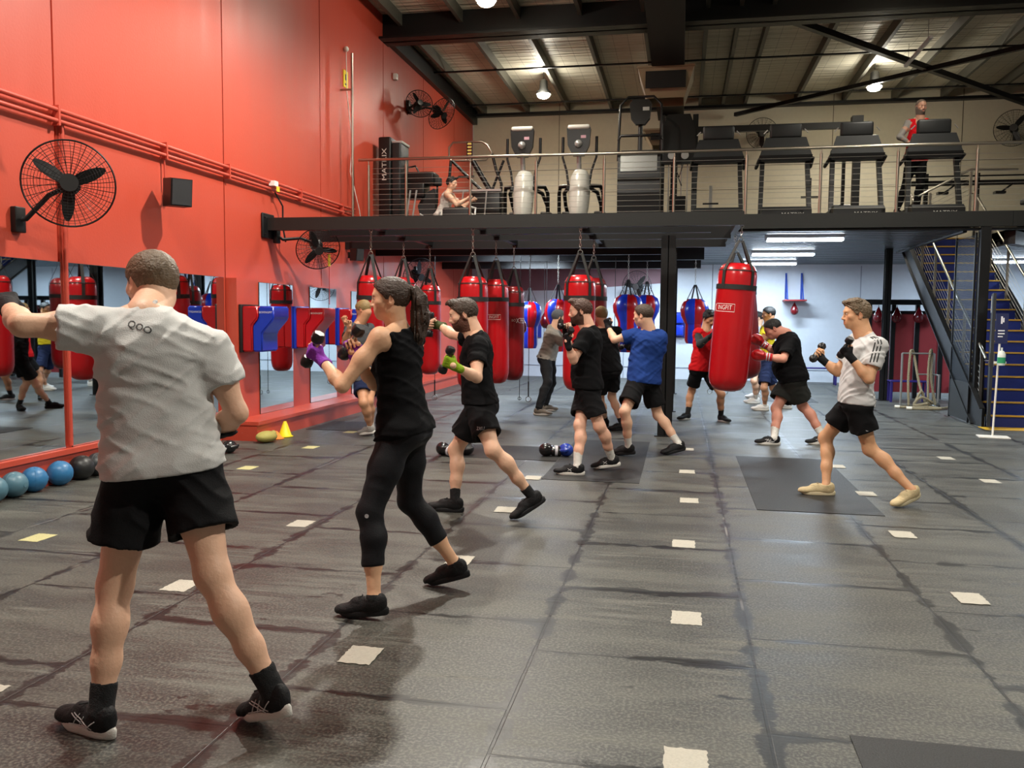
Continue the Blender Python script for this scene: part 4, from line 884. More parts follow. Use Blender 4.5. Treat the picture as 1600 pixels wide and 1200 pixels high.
# ladder climber with stainless loop
t = thing('ladder_climber', 'climbing machine with a big stainless loop rail and slanted black legs', 'climbing machine', (-3.98, 16.15, Z))
lp = [(-.42, 0, 1.35), (-.42, 0, 1.55), (-.34, 0, 1.64), (.22, 0, 1.64), (.32, 0, 1.58), (.42, 0, 1.42), (.3, 0, 1.3), (-.36, 0, 1.3)]
fin('loop_rail', MB().tube(lp, .02, 8, True), steel, t)
mb = MB().tube([(-.06, -.01, 1.3), (-.06, -.01, 1.64)], .012, 6).tube([(.03, -.01, 1.3), (.03, -.01, 1.64)], .012, 6)
fin('rung_ladder', mb, mblk, t)
for k in range(5): fin('rung', MB().box(-.06, .03, -.02, 0, 1.35+.06*k, 1.375+.06*k), mat('rung_yellow', '#c7b45a', .5), t)
fin('slanted_leg', MB().tube([(-.38, 0, 1.3), (-.5, 0, .0)], .028, 8), mgrey, t); fin('slanted_leg', MB().tube([(-.36, 0, 1.3), (.2, .0, .75)], .03, 8), mblk, t); fin('slanted_leg', MB().tube([(.42, 0, 1.4), (.5, 0, 1.1), (.6, 0, .85), (.58, 0, .1)], .028, 8), mblk, t)
fin('slanted_leg', MB().tube([(.05, 0, 1.28), (.4, 0, .7)], .05, 8), mblk, t); fin('slanted_leg', MB().tube([(.62, .1, 1.3), (.4, .1, .75)], .025, 8), mblk, t)
fin('lower_shell', MB().box(-.0, .62, -.1, .3, .05, .72, .05), mblk, t); fin('shelf_bar', MB().box(-.45, .62, -.14, -.08, .7, .74), msil, t)
fin('arch_bar', MB().tube([(-.28, -.1, .72), (-.28, -.1, .92), (-.2, -.1, .98), (.1, -.1, .98)], .02, 8), mblk, t); fin('front_leg', MB().tube([(-.1, -.14, .7), (-.16, -.14, .2)], .014, 6), msil, t); fin('front_leg', MB().tube([(.35, -.14, .7), (.3, -.14, .1)], .014, 6), msil, t)
# low bench the seated woman uses
t = thing('seated_machine', 'low black machine with a white frame in front of the seated woman', 'weight machine', (-3.95, 15.25, Z)); fin('cushion', MB().box(-.3, .2, -.12, .12, .1, .3, .04), pad, t); fin('side_frame', MB().tube([(-.4, -.13, .02), (-.33, -.13, .22)], .02, 8).tube([(.2, -.13, .3), (.32, -.13, .28), (.3, -.13, .02)], .02, 8), msil, t)
# racks and benches on the right of the deck
t = thing('power_rack', 'black power rack with bars behind the right side of the deck', 'rack', (5.9, 19.9, Z))
for x in (-.9, .1, 1.1): fin('upright', MB().box(x-.04, x+.04, -.04, .04, 0, 1.45), mblk, t)
fin('barbell', MB().tube([(-1.3, -.1, 1.38), (2.2, -.1, 1.38)], .016, 8), mblk, t); fin('crossbeam', MB().box(-1.2, 1.6, -.04, .04, 1.2, 1.3), mblk, t)
for x in (-.6, .5): fin('hook', MB().box(x-.1, x+.1, -.2, -.04, 1.0, 1.05).beam((x+.05, -.1, 1.05), (x+.25, -.05, 1.2), .03, .03), mblk, t)
t = thing('weight_bench', 'black weight bench with shiny legs at the right edge of the deck', 'bench', (6.4, 16.9, Z))
fin('bench_pad', MB().box(-.55, .6, -.15, .15, .42, .52, .03), pad, t); fin('bench_frame', MB().tube([(-.4, 0, .4), (-.42, 0, .02)], .03, 8).tube([(.4, 0, .4), (.45, 0, .02)], .03, 8).box(-.5, .5, -.03, .03, .34, .42), msil, t); fin('back_pad', MB().beam((.3, 0, .7), (.9, 0, 1.0), .28, .08), pad, t); fin('back_bar', MB().tube([(.2, -.1, .62), (.85, -.1, .92)], .02, 8), msil, t)
t = thing('upper_handrail', 'stainless stair handrail with cables rising behind the treadmills on the deck', 'railing', (4.35, 16.6, Z))
fin('rail', MB().tube([(-.3, 0, .55), (.55, 0, 1.0), (1.3, 0, .98)], .02, 8), steel, t)
for x in (-.1, .55): fin('post', MB().box(x-.02, x+.02, -.02, .02, 0, .6 if x < 0 else 1.0), steel, t)
mb = MB()
for k in range(6): mb.tube([(-.3, 0, .45-.08*k+.0), (.55, 0, .9-.08*k)], .004, 5)
fin('rail_cables', mb, steel, t)
for x, y, s, lab in ((2.25, 16.9, .3, 'small black dumbbell stand behind the second treadmill'), (3.05, 18.2, .5, 'black squat stand post behind the third treadmill'), (.5, 17.6, .3, 'chrome pole stand behind the first treadmill')):
    t = thing('bar_stand', lab, 'stand', (x, y, Z)); fin('post', MB().box(-.03, .03, -.03, .03, .04, 1.5 if s > .3 else .95), mblk if x > 1 else msil, t); fin('foot', MB().box(-s/2, s/2, -.2, .2, 0, .04), mblk, t); fin('peg', MB().tube([(-s/2, -.04, .6), (s/2, -.04, .6)], .02, 6), mblk, t)
# ================================================================ people: distance fields -> one continuous surface each
A_ = np.array
def nrm(v): v = A_(v, float); return v/np.linalg.norm(v)
_rng = np.random.RandomState(3); _tab = _rng.rand(32, 32, 32).astype(np.float32)
def vnoise(q):
    i = np.floor(q).astype(int); f = q-i; f = f*f*(3-2*f); i &= 31; j = (i+1) & 31
    x0, y0, z0 = i[..., 0], i[..., 1], i[..., 2]; x1, y1, z1 = j[..., 0], j[..., 1], j[..., 2]
    fx, fy, fz = f[..., 0], f[..., 1], f[..., 2]; T = _tab
    a = T[x0, y0, z0]*(1-fx)+T[x1, y0, z0]*fx; b = T[x0, y1, z0]*(1-fx)+T[x1, y1, z0]*fx
    c = T[x0, y0, z1]*(1-fx)+T[x1, y0, z1]*fx; d = T[x0, y1, z1]*(1-fx)+T[x1, y1, z1]*fx
    return (a*(1-fy)+b*fy)*(1-fz)+(c*(1-fy)+d*fy)*fz
class Field:
    def __init__(s, lo, hi, h):
        s.h = h; s.lo = A_(lo, float); n = np.ceil((A_(hi)-s.lo)/h).astype(int)+2; s.n = n
        s.F = np.full(n, .5, np.float32)
    def sub(s, lo, hi):
        a = np.clip(np.floor((A_(lo)-s.lo)/s.h).astype(int), 0, s.n); b = np.clip(np.ceil((A_(hi)-s.lo)/s.h).astype(int)+1, 0, s.n)
        if (b <= a).any(): return None
        sl = tuple(slice(x, y) for x, y in zip(a, b))
        g = np.stack(np.meshgrid(*[np.arange(x, y)*s.h+o for x, y, o in zip(a, b, s.lo)], indexing='ij'), -1)
        return sl, g
    def put(s, lo, hi, fn, k=.03, mode='u'):
        m = k+s.h*3
        r = s.sub(A_(lo)-m, A_(hi)+m)
        if r is None: return
        sl, g = r; d = fn(g).astype(np.float32); c = s.F[sl]
        if mode == 'u': h = np.maximum(k-np.abs(c-d), 0)/max(k, 1e-6); s.F[sl] = np.minimum(c, d)-h*h*k*.25
        elif mode == 'x': h = np.maximum(k-np.abs(c+d), 0)/max(k, 1e-6); s.F[sl] = np.maximum(c, -d)+h*h*k*.25
        elif mode == 'i': s.F[sl] = np.maximum(c, d)
    def cone(s, a, b, ra, rb, k=.03, mode='u', capa=None, capb=None, grow=0):
        """tapered limb a->b; capa/capb = plane normals (pointing out) cutting the ends flat"""
        a, b = A_(a, float), A_(b, float); ra += grow; rb += grow
        def fn(g):
            ab = b-a; t = np.clip(((g-a)@ab)/(ab@ab), 0, 1); d = np.linalg.norm(g-(a+t[..., None]*ab), axis=-1)-(ra+(rb-ra)*t)
            if capa is not None: d = np.maximum(d, (g-a)@nrm(capa))
            if capb is not None: d = np.maximum(d, (g-b)@nrm(capb))
            return d
        r = max(ra, rb); s.put(np.minimum(a, b)-r, np.maximum(a, b)+r, fn, k, mode)
    def chain(s, pts, rs, k=.03, mode='u', grow=0):
        for i in range(len(pts)-1): s.cone(pts[i], pts[i+1], rs[i], rs[i+1], k, mode, grow=grow)
    def ell(s, c, r, M=None, k=.03, mode='u', grow=0, fn2=None):
        c = A_(c, float); r = A_(r, float)+grow; M = np.eye(3) if M is None else M      # rows of M = local axes
        def fn(g):
            q = (g-c)@M.T; k0 = np.linalg.norm(q/r, axis=-1); k1 = np.linalg.norm(q/(r*r), axis=-1)+1e-9; d = k0*(k0-1)/k1
            return fn2(q, d) if fn2 else d
        R = r.max()*1.02; s.put(c-R, c+R, fn, k, mode)
    def trunk(s, T, prof, k=.04, mode='u', grow=0, h0=None, h1=None, disp=None, ex=2.4, flare=0):
        """T: dict(pel, neck, latP, latC); prof rows: h, half width, half depth, forward shift"""
        pel, nk = T['pel'], T['neck']; ax = nk-pel; L_ = np.linalg.norm(ax); up = ax/L_
        P = A_(prof); hs = P[:, 0]; h0 = hs[0] if h0 is None else h0; h1 = hs[-1] if h1 is None else h1
        def fn(g):
            q = g-pel; hh = (q@up)/L_; t = np.clip(hh, 0, 1)[..., None]
            lat = T['latP']*(1-t)+T['latC']*t; lat = lat-(lat@up)[..., None]*up; lat /= np.linalg.norm(lat, axis=-1)[..., None]
            fw = np.cross(lat, up)
            # spine bows backwards a little when bending
            x = (q*lat).sum(-1); hc = np.clip(hh, h0, h1); y = (q*fw).sum(-1)-np.interp(hc, hs, P[:, 3])
            a = np.interp(hc, hs, P[:, 1])+grow; b = np.interp(hc, hs, P[:, 2])+grow
            rr = (np.abs(x/a)**ex+np.abs(y/b)**ex)**(1/ex); d = (rr-1)*np.minimum(a, b)
            if disp is not None: d = d+disp(g, x, y, hh*L_)
            e = np.maximum(hh-h1, h0-hh)*L_
            return np.where(e > 0, np.sqrt(np.maximum(d, 0)**2+e*e), d) if mode == 'u' and not flare else np.maximum(d, e)
        R = P[:, 1].max()+grow+.06
        p0, p1 = pel+up*h0*L_, pel+up*h1*L_
        s.put(np.minimum(p0, p1)-R, np.maximum(p0, p1)+R, fn, k, mode)
    def cut(s, p, n):                           # remove what lies beyond plane p along n
        g = np.stack(np.meshgrid(*[np.arange(x)*s.h+o for x, o in zip(s.n, s.lo)], indexing='ij'), -1)
        s.F = np.maximum(s.F, ((g-A_(p))@nrm(n)).astype(np.float32))
    def warp(s, amp, freq, M=None, ridged=True):
        r = np.argwhere(np.abs(s.F) < .04)
        if not len(r): return
        g = r*s.h+s.lo; q = g if M is None else g@M.T
        v = vnoise(q*A_(freq)); 
        if ridged: v = 1-np.abs(2*v-1); v = v*v
        s.F[tuple(r.T)] += (amp*(.5-v)).astype(np.float32)
    def mesh(s):
        F_ = s.F; n = A_(F_.shape); neg = F_ < 0
        c = neg[:-1, :-1, :-1].astype(np.int8)
        for dx, dy, dz in ((1, 0, 0), (0, 1, 0), (0, 0, 1), (1, 1, 0), (1, 0, 1), (0, 1, 1), (1, 1, 1)):
            c = c+neg[dx:n[0]-1+dx, dy:n[1]-1+dy, dz:n[2]-1+dz]
        act = np.argwhere((c > 0) & (c < 8))
        if not len(act): return np.zeros((0, 3)), []
        idx = np.full(n-1, -1, int); idx[tuple(act.T)] = np.arange(len(act))
        offs = A_([(i, j, k) for i in (0, 1) for j in (0, 1) for k in (0, 1)])
        val = np.stack([F_[tuple((act+o).T)] for o in offs], 1)
        P = np.zeros((len(act), 3)); W_ = np.zeros(len(act))
        for a in range(8):
            for b in range(a+1, 8):
                if np.abs(offs[a]-offs[b]).sum() != 1: continue
                va, vb = val[:, a], val[:, b]; m = (va < 0) != (vb < 0)
                t = np.where(m, va/(va-vb+1e-12), 0)
                P += m[:, None]*(offs[a]+t[:, None]*(offs[b]-offs[a])); W_ += m
        V = (act+P/W_[:, None])*s.h+s.lo; Q = []
        for ax in range(3):
            u, v = [(1, 2), (2, 0), (0, 1)][ax]
            sl0 = [slice(None)]*3; sl1 = [slice(None)]*3; sl0[ax] = slice(0, -1); sl1[ax] = slice(1, None)
            e0, e1 = neg[tuple(sl0)], neg[tuple(sl1)]; E = np.argwhere(e0 != e1)
            E = E[(E[:, u] > 0) & (E[:, v] > 0) & (E[:, u] < n[u]-1) & (E[:, v] < n[v]-1)]
            if not len(E): continue
            fl = e0[tuple(E.T)]; du = np.zeros(3, int); du[u] = 1; dv = np.zeros(3, int); dv[v] = 1
            q = np.stack([idx[tuple((E-du-dv).T)], idx[tuple((E-dv).T)], idx[tuple(E.T)], idx[tuple((E-du).T)]], 1)
            ok = (q >= 0).all(1); q = q[ok]; fl = fl[ok]; q[~fl] = q[~fl][:, ::-1]; Q.append(q)
        return V, np.concatenate(Q)
def fmesh(name, parts, material, parent, off, flush=None, label=None):
    V = []; Q = []; o = 0
    for f in parts:
        v, q = f if isinstance(f, tuple) else f.mesh()
        if len(v): V.append(v); Q.append(np.asarray(q)+o); o += len(v)
    V = np.concatenate(V); Q = np.concatenate(Q)
    me = bpy.data.meshes.new(name); me.vertices.add(len(V)); me.vertices.foreach_set('co', (V-off).astype(np.float32).ravel())
    me.loops.add(Q.size); me.loops.foreach_set('vertex_index', Q.astype(np.int32).ravel()); me.polygons.add(len(Q))
    me.polygons.foreach_set('loop_start', np.arange(0, Q.size, 4, dtype=np.int32)); me.polygons.foreach_set('loop_total', np.full(len(Q), 4, np.int32))
    me.update(calc_edges=True); me.validate(); me.polygons.foreach_set('use_smooth', [True]*len(me.polygons))
    if flush is not None:
        at = me.attributes.new('flush', 'FLOAT', 'POINT'); at.data.foreach_set('value', flush(V).astype(np.float32))
    me.materials.append(material); ob = bpy.data.objects.new(name, me); COL.objects.link(ob); ob.parent = parent
    if label: ob['label'] = label
    return ob

def head_frame(fw, tilt=0):
    f = nrm(fw); l = nrm(np.cross([0, 0, 1], f)); u = np.cross(f, l); return np.stack([-l, f, u])      # rows: right, forward, up
def head_field(H, M, s, neck, h, fem=False, wide=1.0):
    """skin of head and neck; H centre, M axes rows (right, fwd, up), s scale"""
    G = lambda p: H+(A_(p)*s)@M
    F_ = Field(H-.17*s-.02, H+.17*s+.02, h) if neck is None else Field(np.minimum(H-.16*s, neck-.09), np.maximum(H+.17*s, neck+.09), h)
    E = lambda c, r, k=.02, mode='u', MM=None: F_.ell(G(c), A_(r)*s, M if MM is None else MM, k*s, mode)
    w = wide
    E((0, -.018, .028), (.074, .094, .088), .02); E((0, .03, .03), (.066, .066, .074), .03)
    E((0, .026, -.04), (.057*w, .06, .075), .03)
    E((0, .068, -.093), (.022, .02, .017), .03)
    for q in (-1, 1):
        E((q*.045*w, .0, -.062), (.016, .032, .022), .035); E((q*.046, .06, -.016), (.02, .02, .017), .03)
        E((q*.018, .078, -.055), (.02, .014, .022), .03)
    if neck is not None:
        F_.cone(G((0, -.03, -.05)), neck+M[1]*.005, (.05 if fem else .063)*s*w, (.056 if fem else .072)*s*w, .03*s)
        F_.cone(G((0, .0, -.06)), neck+M[1]*.03, (.04 if fem else .048)*s*w, (.045 if fem else .052)*s*w, .03*s)
    F_.cone(G((-.032, .086, .028)), G((.032, .086, .028)), .009*s, .009*s, .022*s)
    for q in (-1, 1): F_.ell(G((q*.031, .098, .01)), A_([.017, .014, .011])*s, M, .016*s, 'x')
    for q in (-1, 1): E((q*.031, .0775, .01), (.0155, .0135, .011), .006)
    F_.cone(G((0, .089, .016)), G((0, .1105, -.026)), .0075*s, .0105*s, .014*s)
    for q in (-1, 1): F_.ell(G((q*.011, .102, -.03)), A_([.008, .011, .008])*s, M, .008*s)
    F_.cone(G((-.017, .091, -.0565)), G((.017, .091, -.0565)), .0068*s, .0068*s, .009*s); F_.cone(G((-.014, .089, -.0675)), G((.014, .089, -.0675)), .008*s, .008*s, .009*s)
    F_.cone(G((-.022, .1, -.0615)), G((.022, .1, -.0615)), .0028*s, .0028*s, .006*s, 'x')
    for q in (-1, 1):
        R1 = np.stack([nrm(M[0]*q+M[1]*-.35), nrm(M[1]+M[0]*q*.35), M[2]])
        F_.ell(G((q*.078, -.012, -.004)), A_([.009, .019, .032])*s, R1, .008*s); F_.ell(G((q*.088, -.006, .0)), A_([.008, .011, .02])*s, R1, .006*s, 'x')
        F_.ell(G((q*.077, -.002, -.026)), A_([.007, .009, .01])*s, R1, .006*s)
    def flush(V):
        q = (V-H)@M.T/s; f = np.zeros(len(V))
        lip = np.exp(-(((q[:, 0])/.022)**4+((q[:, 1]-.093)/.02)**2+((q[:, 2]+.062)/.013)**4)); ear = np.exp(-((np.abs(q[:, 0])-.082)/.012)**2-((q[:, 1]+.01)/.03)**2-(q[:, 2]/.04)**2)
        chk = np.exp(-((np.abs(q[:, 0])-.045)/.02)**2-((q[:, 1]-.07)/.035)**2-((q[:, 2]+.02)/.025)**2); nose = np.exp(-(q[:, 0]/.014)**2-((q[:, 1]-.11)/.02)**2-((q[:, 2]+.025)/.02)**2)
        return np.clip(.75*lip+.35*ear+.3*chk+.3*nose, 0, .9)
    return F_, G, flush
def eyes(G, M, s, off, parent, iris):
    mb = MB(); mi = MB()
    for q in (-1, 1):
        c = G((q*.031, .0805, .0095))-off; mb.ball(c, .0118*s, 8)
        d = G((q*.031, .0918, .0095))-off; mi.ball(d, .0048*s, 6)
    e = fin('eyes', mb, mat('eye_white', '#d9d2c8', .3), parent); fin('irises', mi, mat(iris[0], iris[1], .3), e)
def hair_field(G, M, H, s, h, style, grow=.009):
    lo, hi = H-.2*s, H+.2*s; F_ = Field(lo, hi, h)
    E = lambda c, r, k=.02, mode='u': F_.ell(G(c), A_(r)*s, M, k*s, mode)
    g = grow
    E((0, -.018, .03), (.0755+g, .095+g, .088+g), .02); E((0, .022, .045), (.066+g, .066+g, .064+g), .03)
    if style == 'quiff': E((0, .07, .105), (.055, .045, .03), .03)
    if style == 'tousled':
        for x, y, z in ((-.03, .06, .11), (.02, .075, .105), (.04, .03, .12), (0, 0, .125), (-.04, .0, .115), (.03, -.05, .11)): E((x, y, z), (.03, .03, .018), .02)
    # keep: above a line running from the forehead hairline over the ear to the nape
    def keep(g_):
        q = (g_-H)@M.T/s; y = q[..., 1]
        line = np.interp(y, [-.12, -.09, -.06, -.03, -.008, .004, .02, .045, .07, .085, .1], [-.098, -.098, -.085, -.06, .03, .0, .0, .035, .062, .08, .1] if style != 'recede' else [-.098, -.098, -.085, -.06, .03, .0, .01, .06, .085, .1, .12])
        return (line-q[..., 2])*s
    F_.put(lo, hi, keep, .001, 'i')
    amp = {'short': .004, 'quiff': .008, 'tousled': .012, 'recede': .004, 'pulled': .004}.get(style, .005)
    F_.warp(amp, (190, 60, 120), M if True else None)
    return F_
def finger_chain(F_, base, d, n_pal, lat, lens, rad, curls, k=.004):
    p = base; a = 0; dirv = nrm(d); pal = nrm(n_pal); pts = [p]
    for L_, c in zip(lens, curls):
        a += math.radians(c); v = dirv*math.cos(a)+pal*math.sin(a); p = p+v*L_; pts.append(p)
    for i in range(len(pts)-1): F_.cone(pts[i], pts[i+1], rad*(1-.08*i), rad*(1-.08*(i+1)), k)
    return pts
def hand_fields(wr, fore, palm, side, curl, s=1.0, h=.0035, grow=0, open_=False, part='all', hd=None):
    """wr wrist point, fore forearm direction, palm = direction the palm faces; side +1/-1 puts the thumb on the +-lat side"""
    d = nrm(fore if hd is None else hd); pal = A_(palm, float); pal = nrm(pal-(pal@d)*d); lat = np.cross(d, pal)*side
    c = wr+d*.06*s; F_ = Field(c-.14*s, c+.15*s, h)
    # palm: heel to knuckles
    kn = [wr+d*(.088-.004*abs(i-1.3))*s+lat*(-.031+.0205*(3-i))*s for i in range(4)]
    for i in range(4): F_.cone(wr+d*.012*s+lat*(-.016+.0105*(3-i))*s+pal*.002, kn[i], .0145*s+grow, .0115*s+grow, .012*s)
    F_.cone(wr-d*.04*s, wr+d*.02*s, .027*s+grow, .024*s+grow, .02*s)
    F_.ell(wr+d*.04*s+lat*.026*s+pal*.012*s, A_([.017, .017, .026])*s+grow, np.stack([lat, pal, d]), .012*s)
    L0 = [.046, .05, .046, .036]
    if part != 'palm':
        for i in range(4):
            j = i; l0 = L0[i]*s; cs = [cu*(1+.06*(i-1)) for cu in curl]
            fr = .0092*s*(1 if i < 3 else .88)
            if part == 'stub': finger_chain(F_, kn[i], d, pal, lat, [l0*.75], fr+grow, cs[:1], .004)
            else: finger_chain(F_, kn[i], d, pal, lat, [l0, l0*.6, l0*.48], fr+grow, cs, .0035)
        tb = wr+d*.028*s+lat*.03*s+pal*.012*s; t1 = tb+(d*.55+lat*.45+pal*.55)*.036*s
        if open_: t2 = t1+(d*.85+lat*.4+pal*.1)*.03*s; t3 = t2+d*.024*s
        else: t2 = t1+(d*.5-lat*.15+pal*.7)*.03*s; t3 = t2+(d*.25-lat*.7+pal*.35)*.024*s
        F_.cone(tb, t1, .0135*s+grow, .0112*s+grow, .008*s)
        if part != 'stub': F_.cone(t1, t2, .0108*s+grow, .0098*s+grow, .004*s); F_.cone(t2, t3, .0098*s+grow, .0082*s+grow, .003*s)
    grip = wr+d*.082*s+pal*.03*s
    return F_, grip, lat, d, pal
def dumbbell(lab, c, axis, L_=.17, r=.036, group=None):
    t = thing('dumbbell', lab, 'dumbbell', tuple(map(float, c)), 0, group); t.rotation_mode = 'QUATERNION'
    t.rotation_quaternion = Vector((0, 0, 1)).rotation_difference(Vector(map(float, axis)).normalized())
    fin('handle', MB().lathe([(.011, -L_/2+.03), (.013, -.03), (.014, 0), (.013, .03), (.011, L_/2-.03)], n=14), chainm, t, 'grey metal handle')
    for q in (-1, 1):
        z0, z1 = q*(L_/2-.035), q*(L_/2+.02); a, b = min(z0, z1), max(z0, z1)
        fin('weight_head', MB().lathe([(.001, a), (r*.78, a), (r, a+.012), (r, b-.012), (r*.8, b), (.001, b)], n=6), mat('dumbbell_black', '#17171a', .35, .1), t, 'black hexagonal weight')
    return t
def shoe(parent, ank, heel, toe, up_, mats, off, h=.006, logo=None, high=False, s=1.0):
    up_m, sole_m = mats; d = nrm(toe-heel); u = A_(up_, float); u = nrm(u-(u@d)*d); l = np.cross(u, d); L_ = .30*s; M = np.stack([l, d, u])
    O = heel+d*(.135*s)-d*.0; G = lambda p: O+(A_(p)*s)@M
    F_ = Field(O-.19*s, O+.2*s, h); E = lambda c, r, k=.02, mode='u': F_.ell(G(c), A_(r)*s, M, k, mode)
    E((0, -.085, .055), (.036, .055, .048), .03); E((0, .0, .052), (.04, .08, .045), .04); E((.0, .09, .04), (.046, .068, .028), .04); E((0, .13, .036), (.036, .038, .02), .03)
    E((0, -.105, .085), (.03, .035, .035), .02)
    top = .13 if high else .098
    F_.cone(G((0, -.06, .07)), G((0, -.065, top)), .042*s, .041*s, .02, capb=u)
    E((0, .012, .085), (.022, .05, .02), .02)
    # flat bottom + ankle opening
    F_.put(O-.3, O+.3, lambda g: .022*s-((g-O)@u), .001, 'i')
    F_.cone(G((0, -.062, .075)), G((0, -.068, .18)), .031*s, .033*s, .006, 'x')
    F_.warp(.002, (60, 60, 60)) if h < .007 else None
    up_o = fmesh('shoe', [F_], up_m, parent, off)
    # sole: outline extruded with rocker
    n = 30; out = []
    for i in range(n):
        a = 2*PI*i/n; y = math.sin(a); x = math.cos(a)
        hw = np.interp(y, [-1, -.6, -.1, .4, .8, 1], [.034, .038, .036, .048, .042, .026]); out.append((hw*x*(1 if abs(y) < .97 else .9), .152*y+.004))
    mb = MB(); v = []; f = []
    lev = [(0, .93), (.008, 1.0), (.024, 1.02), (.034, .97)]
    for z, k in lev:
        for x, y in out:
            zz = z+(.010*max(0, (y-.09)/.06)**2 if z < .03 else .004*max(0, (y-.09)/.06))+(.012*max(0, (-y-.11)/.04) if z > .02 else 0)
            v.append(tuple(G((x*k, y*k, zz))-off))
    for j in range(3):
        for i in range(n): f.append((j*n+i, j*n+(i+1) % n, (j+1)*n+(i+1) % n, (j+1)*n+i))
    f += [tuple(reversed(range(n))), tuple(range(3*n, 4*n))]
    so = mesh_obj('sole', v, f, True, sole_m, up_o)
    mb = MB()
    for k in range(4):
        y = .0+.022*k; z = .103-.011*k; mb.tube([tuple(G((-.022, y, z-.012))-off), tuple(G((0, y+.008, z+.002))-off), tuple(G((.022, y, z-.012))-off)], .0028, 5)
    mb.tube([tuple(G((-.002, -.005, .108))-off), tuple(G((-.03, .01, .108))-off), tuple(G((-.036, .02, .088))-off)], .0025, 5); mb.tube([tuple(G((.002, -.005, .108))-off), tuple(G((.028, .012, .108))-off)], .0025, 5)
    fin('laces', mb, up_m if logo != 'cream' else mat('lace_tan', '#a8977a', .7), up_o)
    if logo in ('stripes', 'swoosh', 'mark'):
        bm_ = BVHTree.FromPolygons([v_.co[:] for v_ in up_o.data.vertices], [tuple(p.vertices) for p in up_o.data.polygons])
        L2 = {'stripes': [[(-.07, .035), (-.02, .06), (.03, .075)], [(-.05, .03), (.0, .055), (.045, .07)], [(.0, .035), (-.03, .075)], [(.03, .035), (.0, .078)], [(-.09, .07), (-.05, .04), (.05, .035)]],
              'swoosh': [[(-.07, .06), (-.03, .042), (.0, .042), (.05, .07)], [(-.06, .055), (-.03, .047), (.0, .046)]], 'mark': [[(-.02, .045), (.02, .07)], [(-.02, .07), (.02, .045)]]}[logo]
        mb = MB()
        for q in (-1, 1):
            for ln in L2:
                pts = []
                for i in range(len(ln)-1):
                    for t_ in (0, .34, .67): pts.append((ln[i][0]+(ln[i+1][0]-ln[i][0])*t_, ln[i][1]+(ln[i+1][1]-ln[i][1])*t_))
                pts.append(ln[-1]); P3 = []
                for y, z in pts:
                    w = Vector(G((q*.08, y, z))-off); hit = bm_.ray_cast(w, Vector(-l*q))
                    if hit[0] is not None: P3.append(hit[0]+Vector(l*q)*.001)
                if len(P3) > 1: mb.tube(P3, .0022, 5)
        if mb.v: fin('shoe_logo', mb, mat('shoe_mark', '#c9c9c9' if logo != 'swoosh' else '#17171a', .5), up_o)
    return up_o
def project(parent_obj, mb, pts, direction, w, off=.0015):
    """a ribbon of width w laid over the garment surface along pts (world)"""
    me = parent_obj.data; bv = BVHTree.FromPolygons([v_.co[:] for v_ in me.vertices], [tuple(p.vertices) for p in me.polygons])
    par = parent_obj.parent; o = Vector(par.location)
    D = Vector(map(float, direction)).normalized(); P = [Vector(map(float, p))-o for p in pts]; v = []
    for i, p in enumerate(P):
        t = (P[min(i+1, len(P)-1)]-P[max(i-1, 0)]).normalized(); sd = t.cross(D).normalized()
        for q in (-.5, .5):
            w0 = p+sd*w*q; hit = bv.ray_cast(w0-D*.25, D)
            c = hit[0] if hit[0] is not None else bv.find_nearest(w0)[0]; v.append(c-D*off)
    mb.add(v, [(2*i, 2*i+1, 2*i+3, 2*i+2) for i in range(len(P)-1)], True)
def project_text(parent_obj, mb, s, size, at, ux, uy, direction, sx=1.0, off=.0015):
    me = parent_obj.data; bv = BVHTree.FromPolygons([v_.co[:] for v_ in me.vertices], [tuple(p.vertices) for p in me.polygons])
    o = Vector(parent_obj.parent.location); D = Vector(map(float, direction)).normalized(); ux = Vector(map(float, ux)); uy = Vector(map(float, uy)); A = Vector(map(float, at))-o
    tv, tf = text_geo(s, size, sx) if isinstance(s, str) else s
    v = []
    for a, b in tv:
        w0 = A+ux*a+uy*b; hit = bv.ray_cast(w0-D*.25, D); c = hit[0] if hit[0] is not None else bv.find_nearest(w0)[0]; v.append(c-D*off)
    mb.add(v, tf)

SKINP = [(-.22, .1, .085, -.01), (-.1, .160, .115, -.015), (0, .165, .118, -.012), (.12, .150, .108, 0), (.3, .135, .10, .008), (.5, .145, .105, .008), (.68, .165, .115, .005), (.82, .165, .105, -.005), (.93, .12, .08, -.01), (1.0, .06, .06, -.005)]
SKINF = [(-.22, .1, .09, -.01), (-.1, .172, .118, -.02), (0, .170, .115, -.015), (.12, .148, .10, 0), (.3, .12, .088, .006), (.5, .125, .092, .008), (.68, .142, .11, .015), (.82, .145, .095, 0), (.93, .105, .07, -.01), (1.0, .05, .05, -.005)]
def scaleprof(P, s, w=1.0, belly=0): return [(h, a*s*w*(1+belly*math.exp(-((h-.25)/.22)**2)), b*s*w*(1+1.6*belly*math.exp(-((h-.25)/.25)**2)), (c+belly*.12*math.exp(-((h-.25)/.25)**2))*s) for h, a, b, c in P]
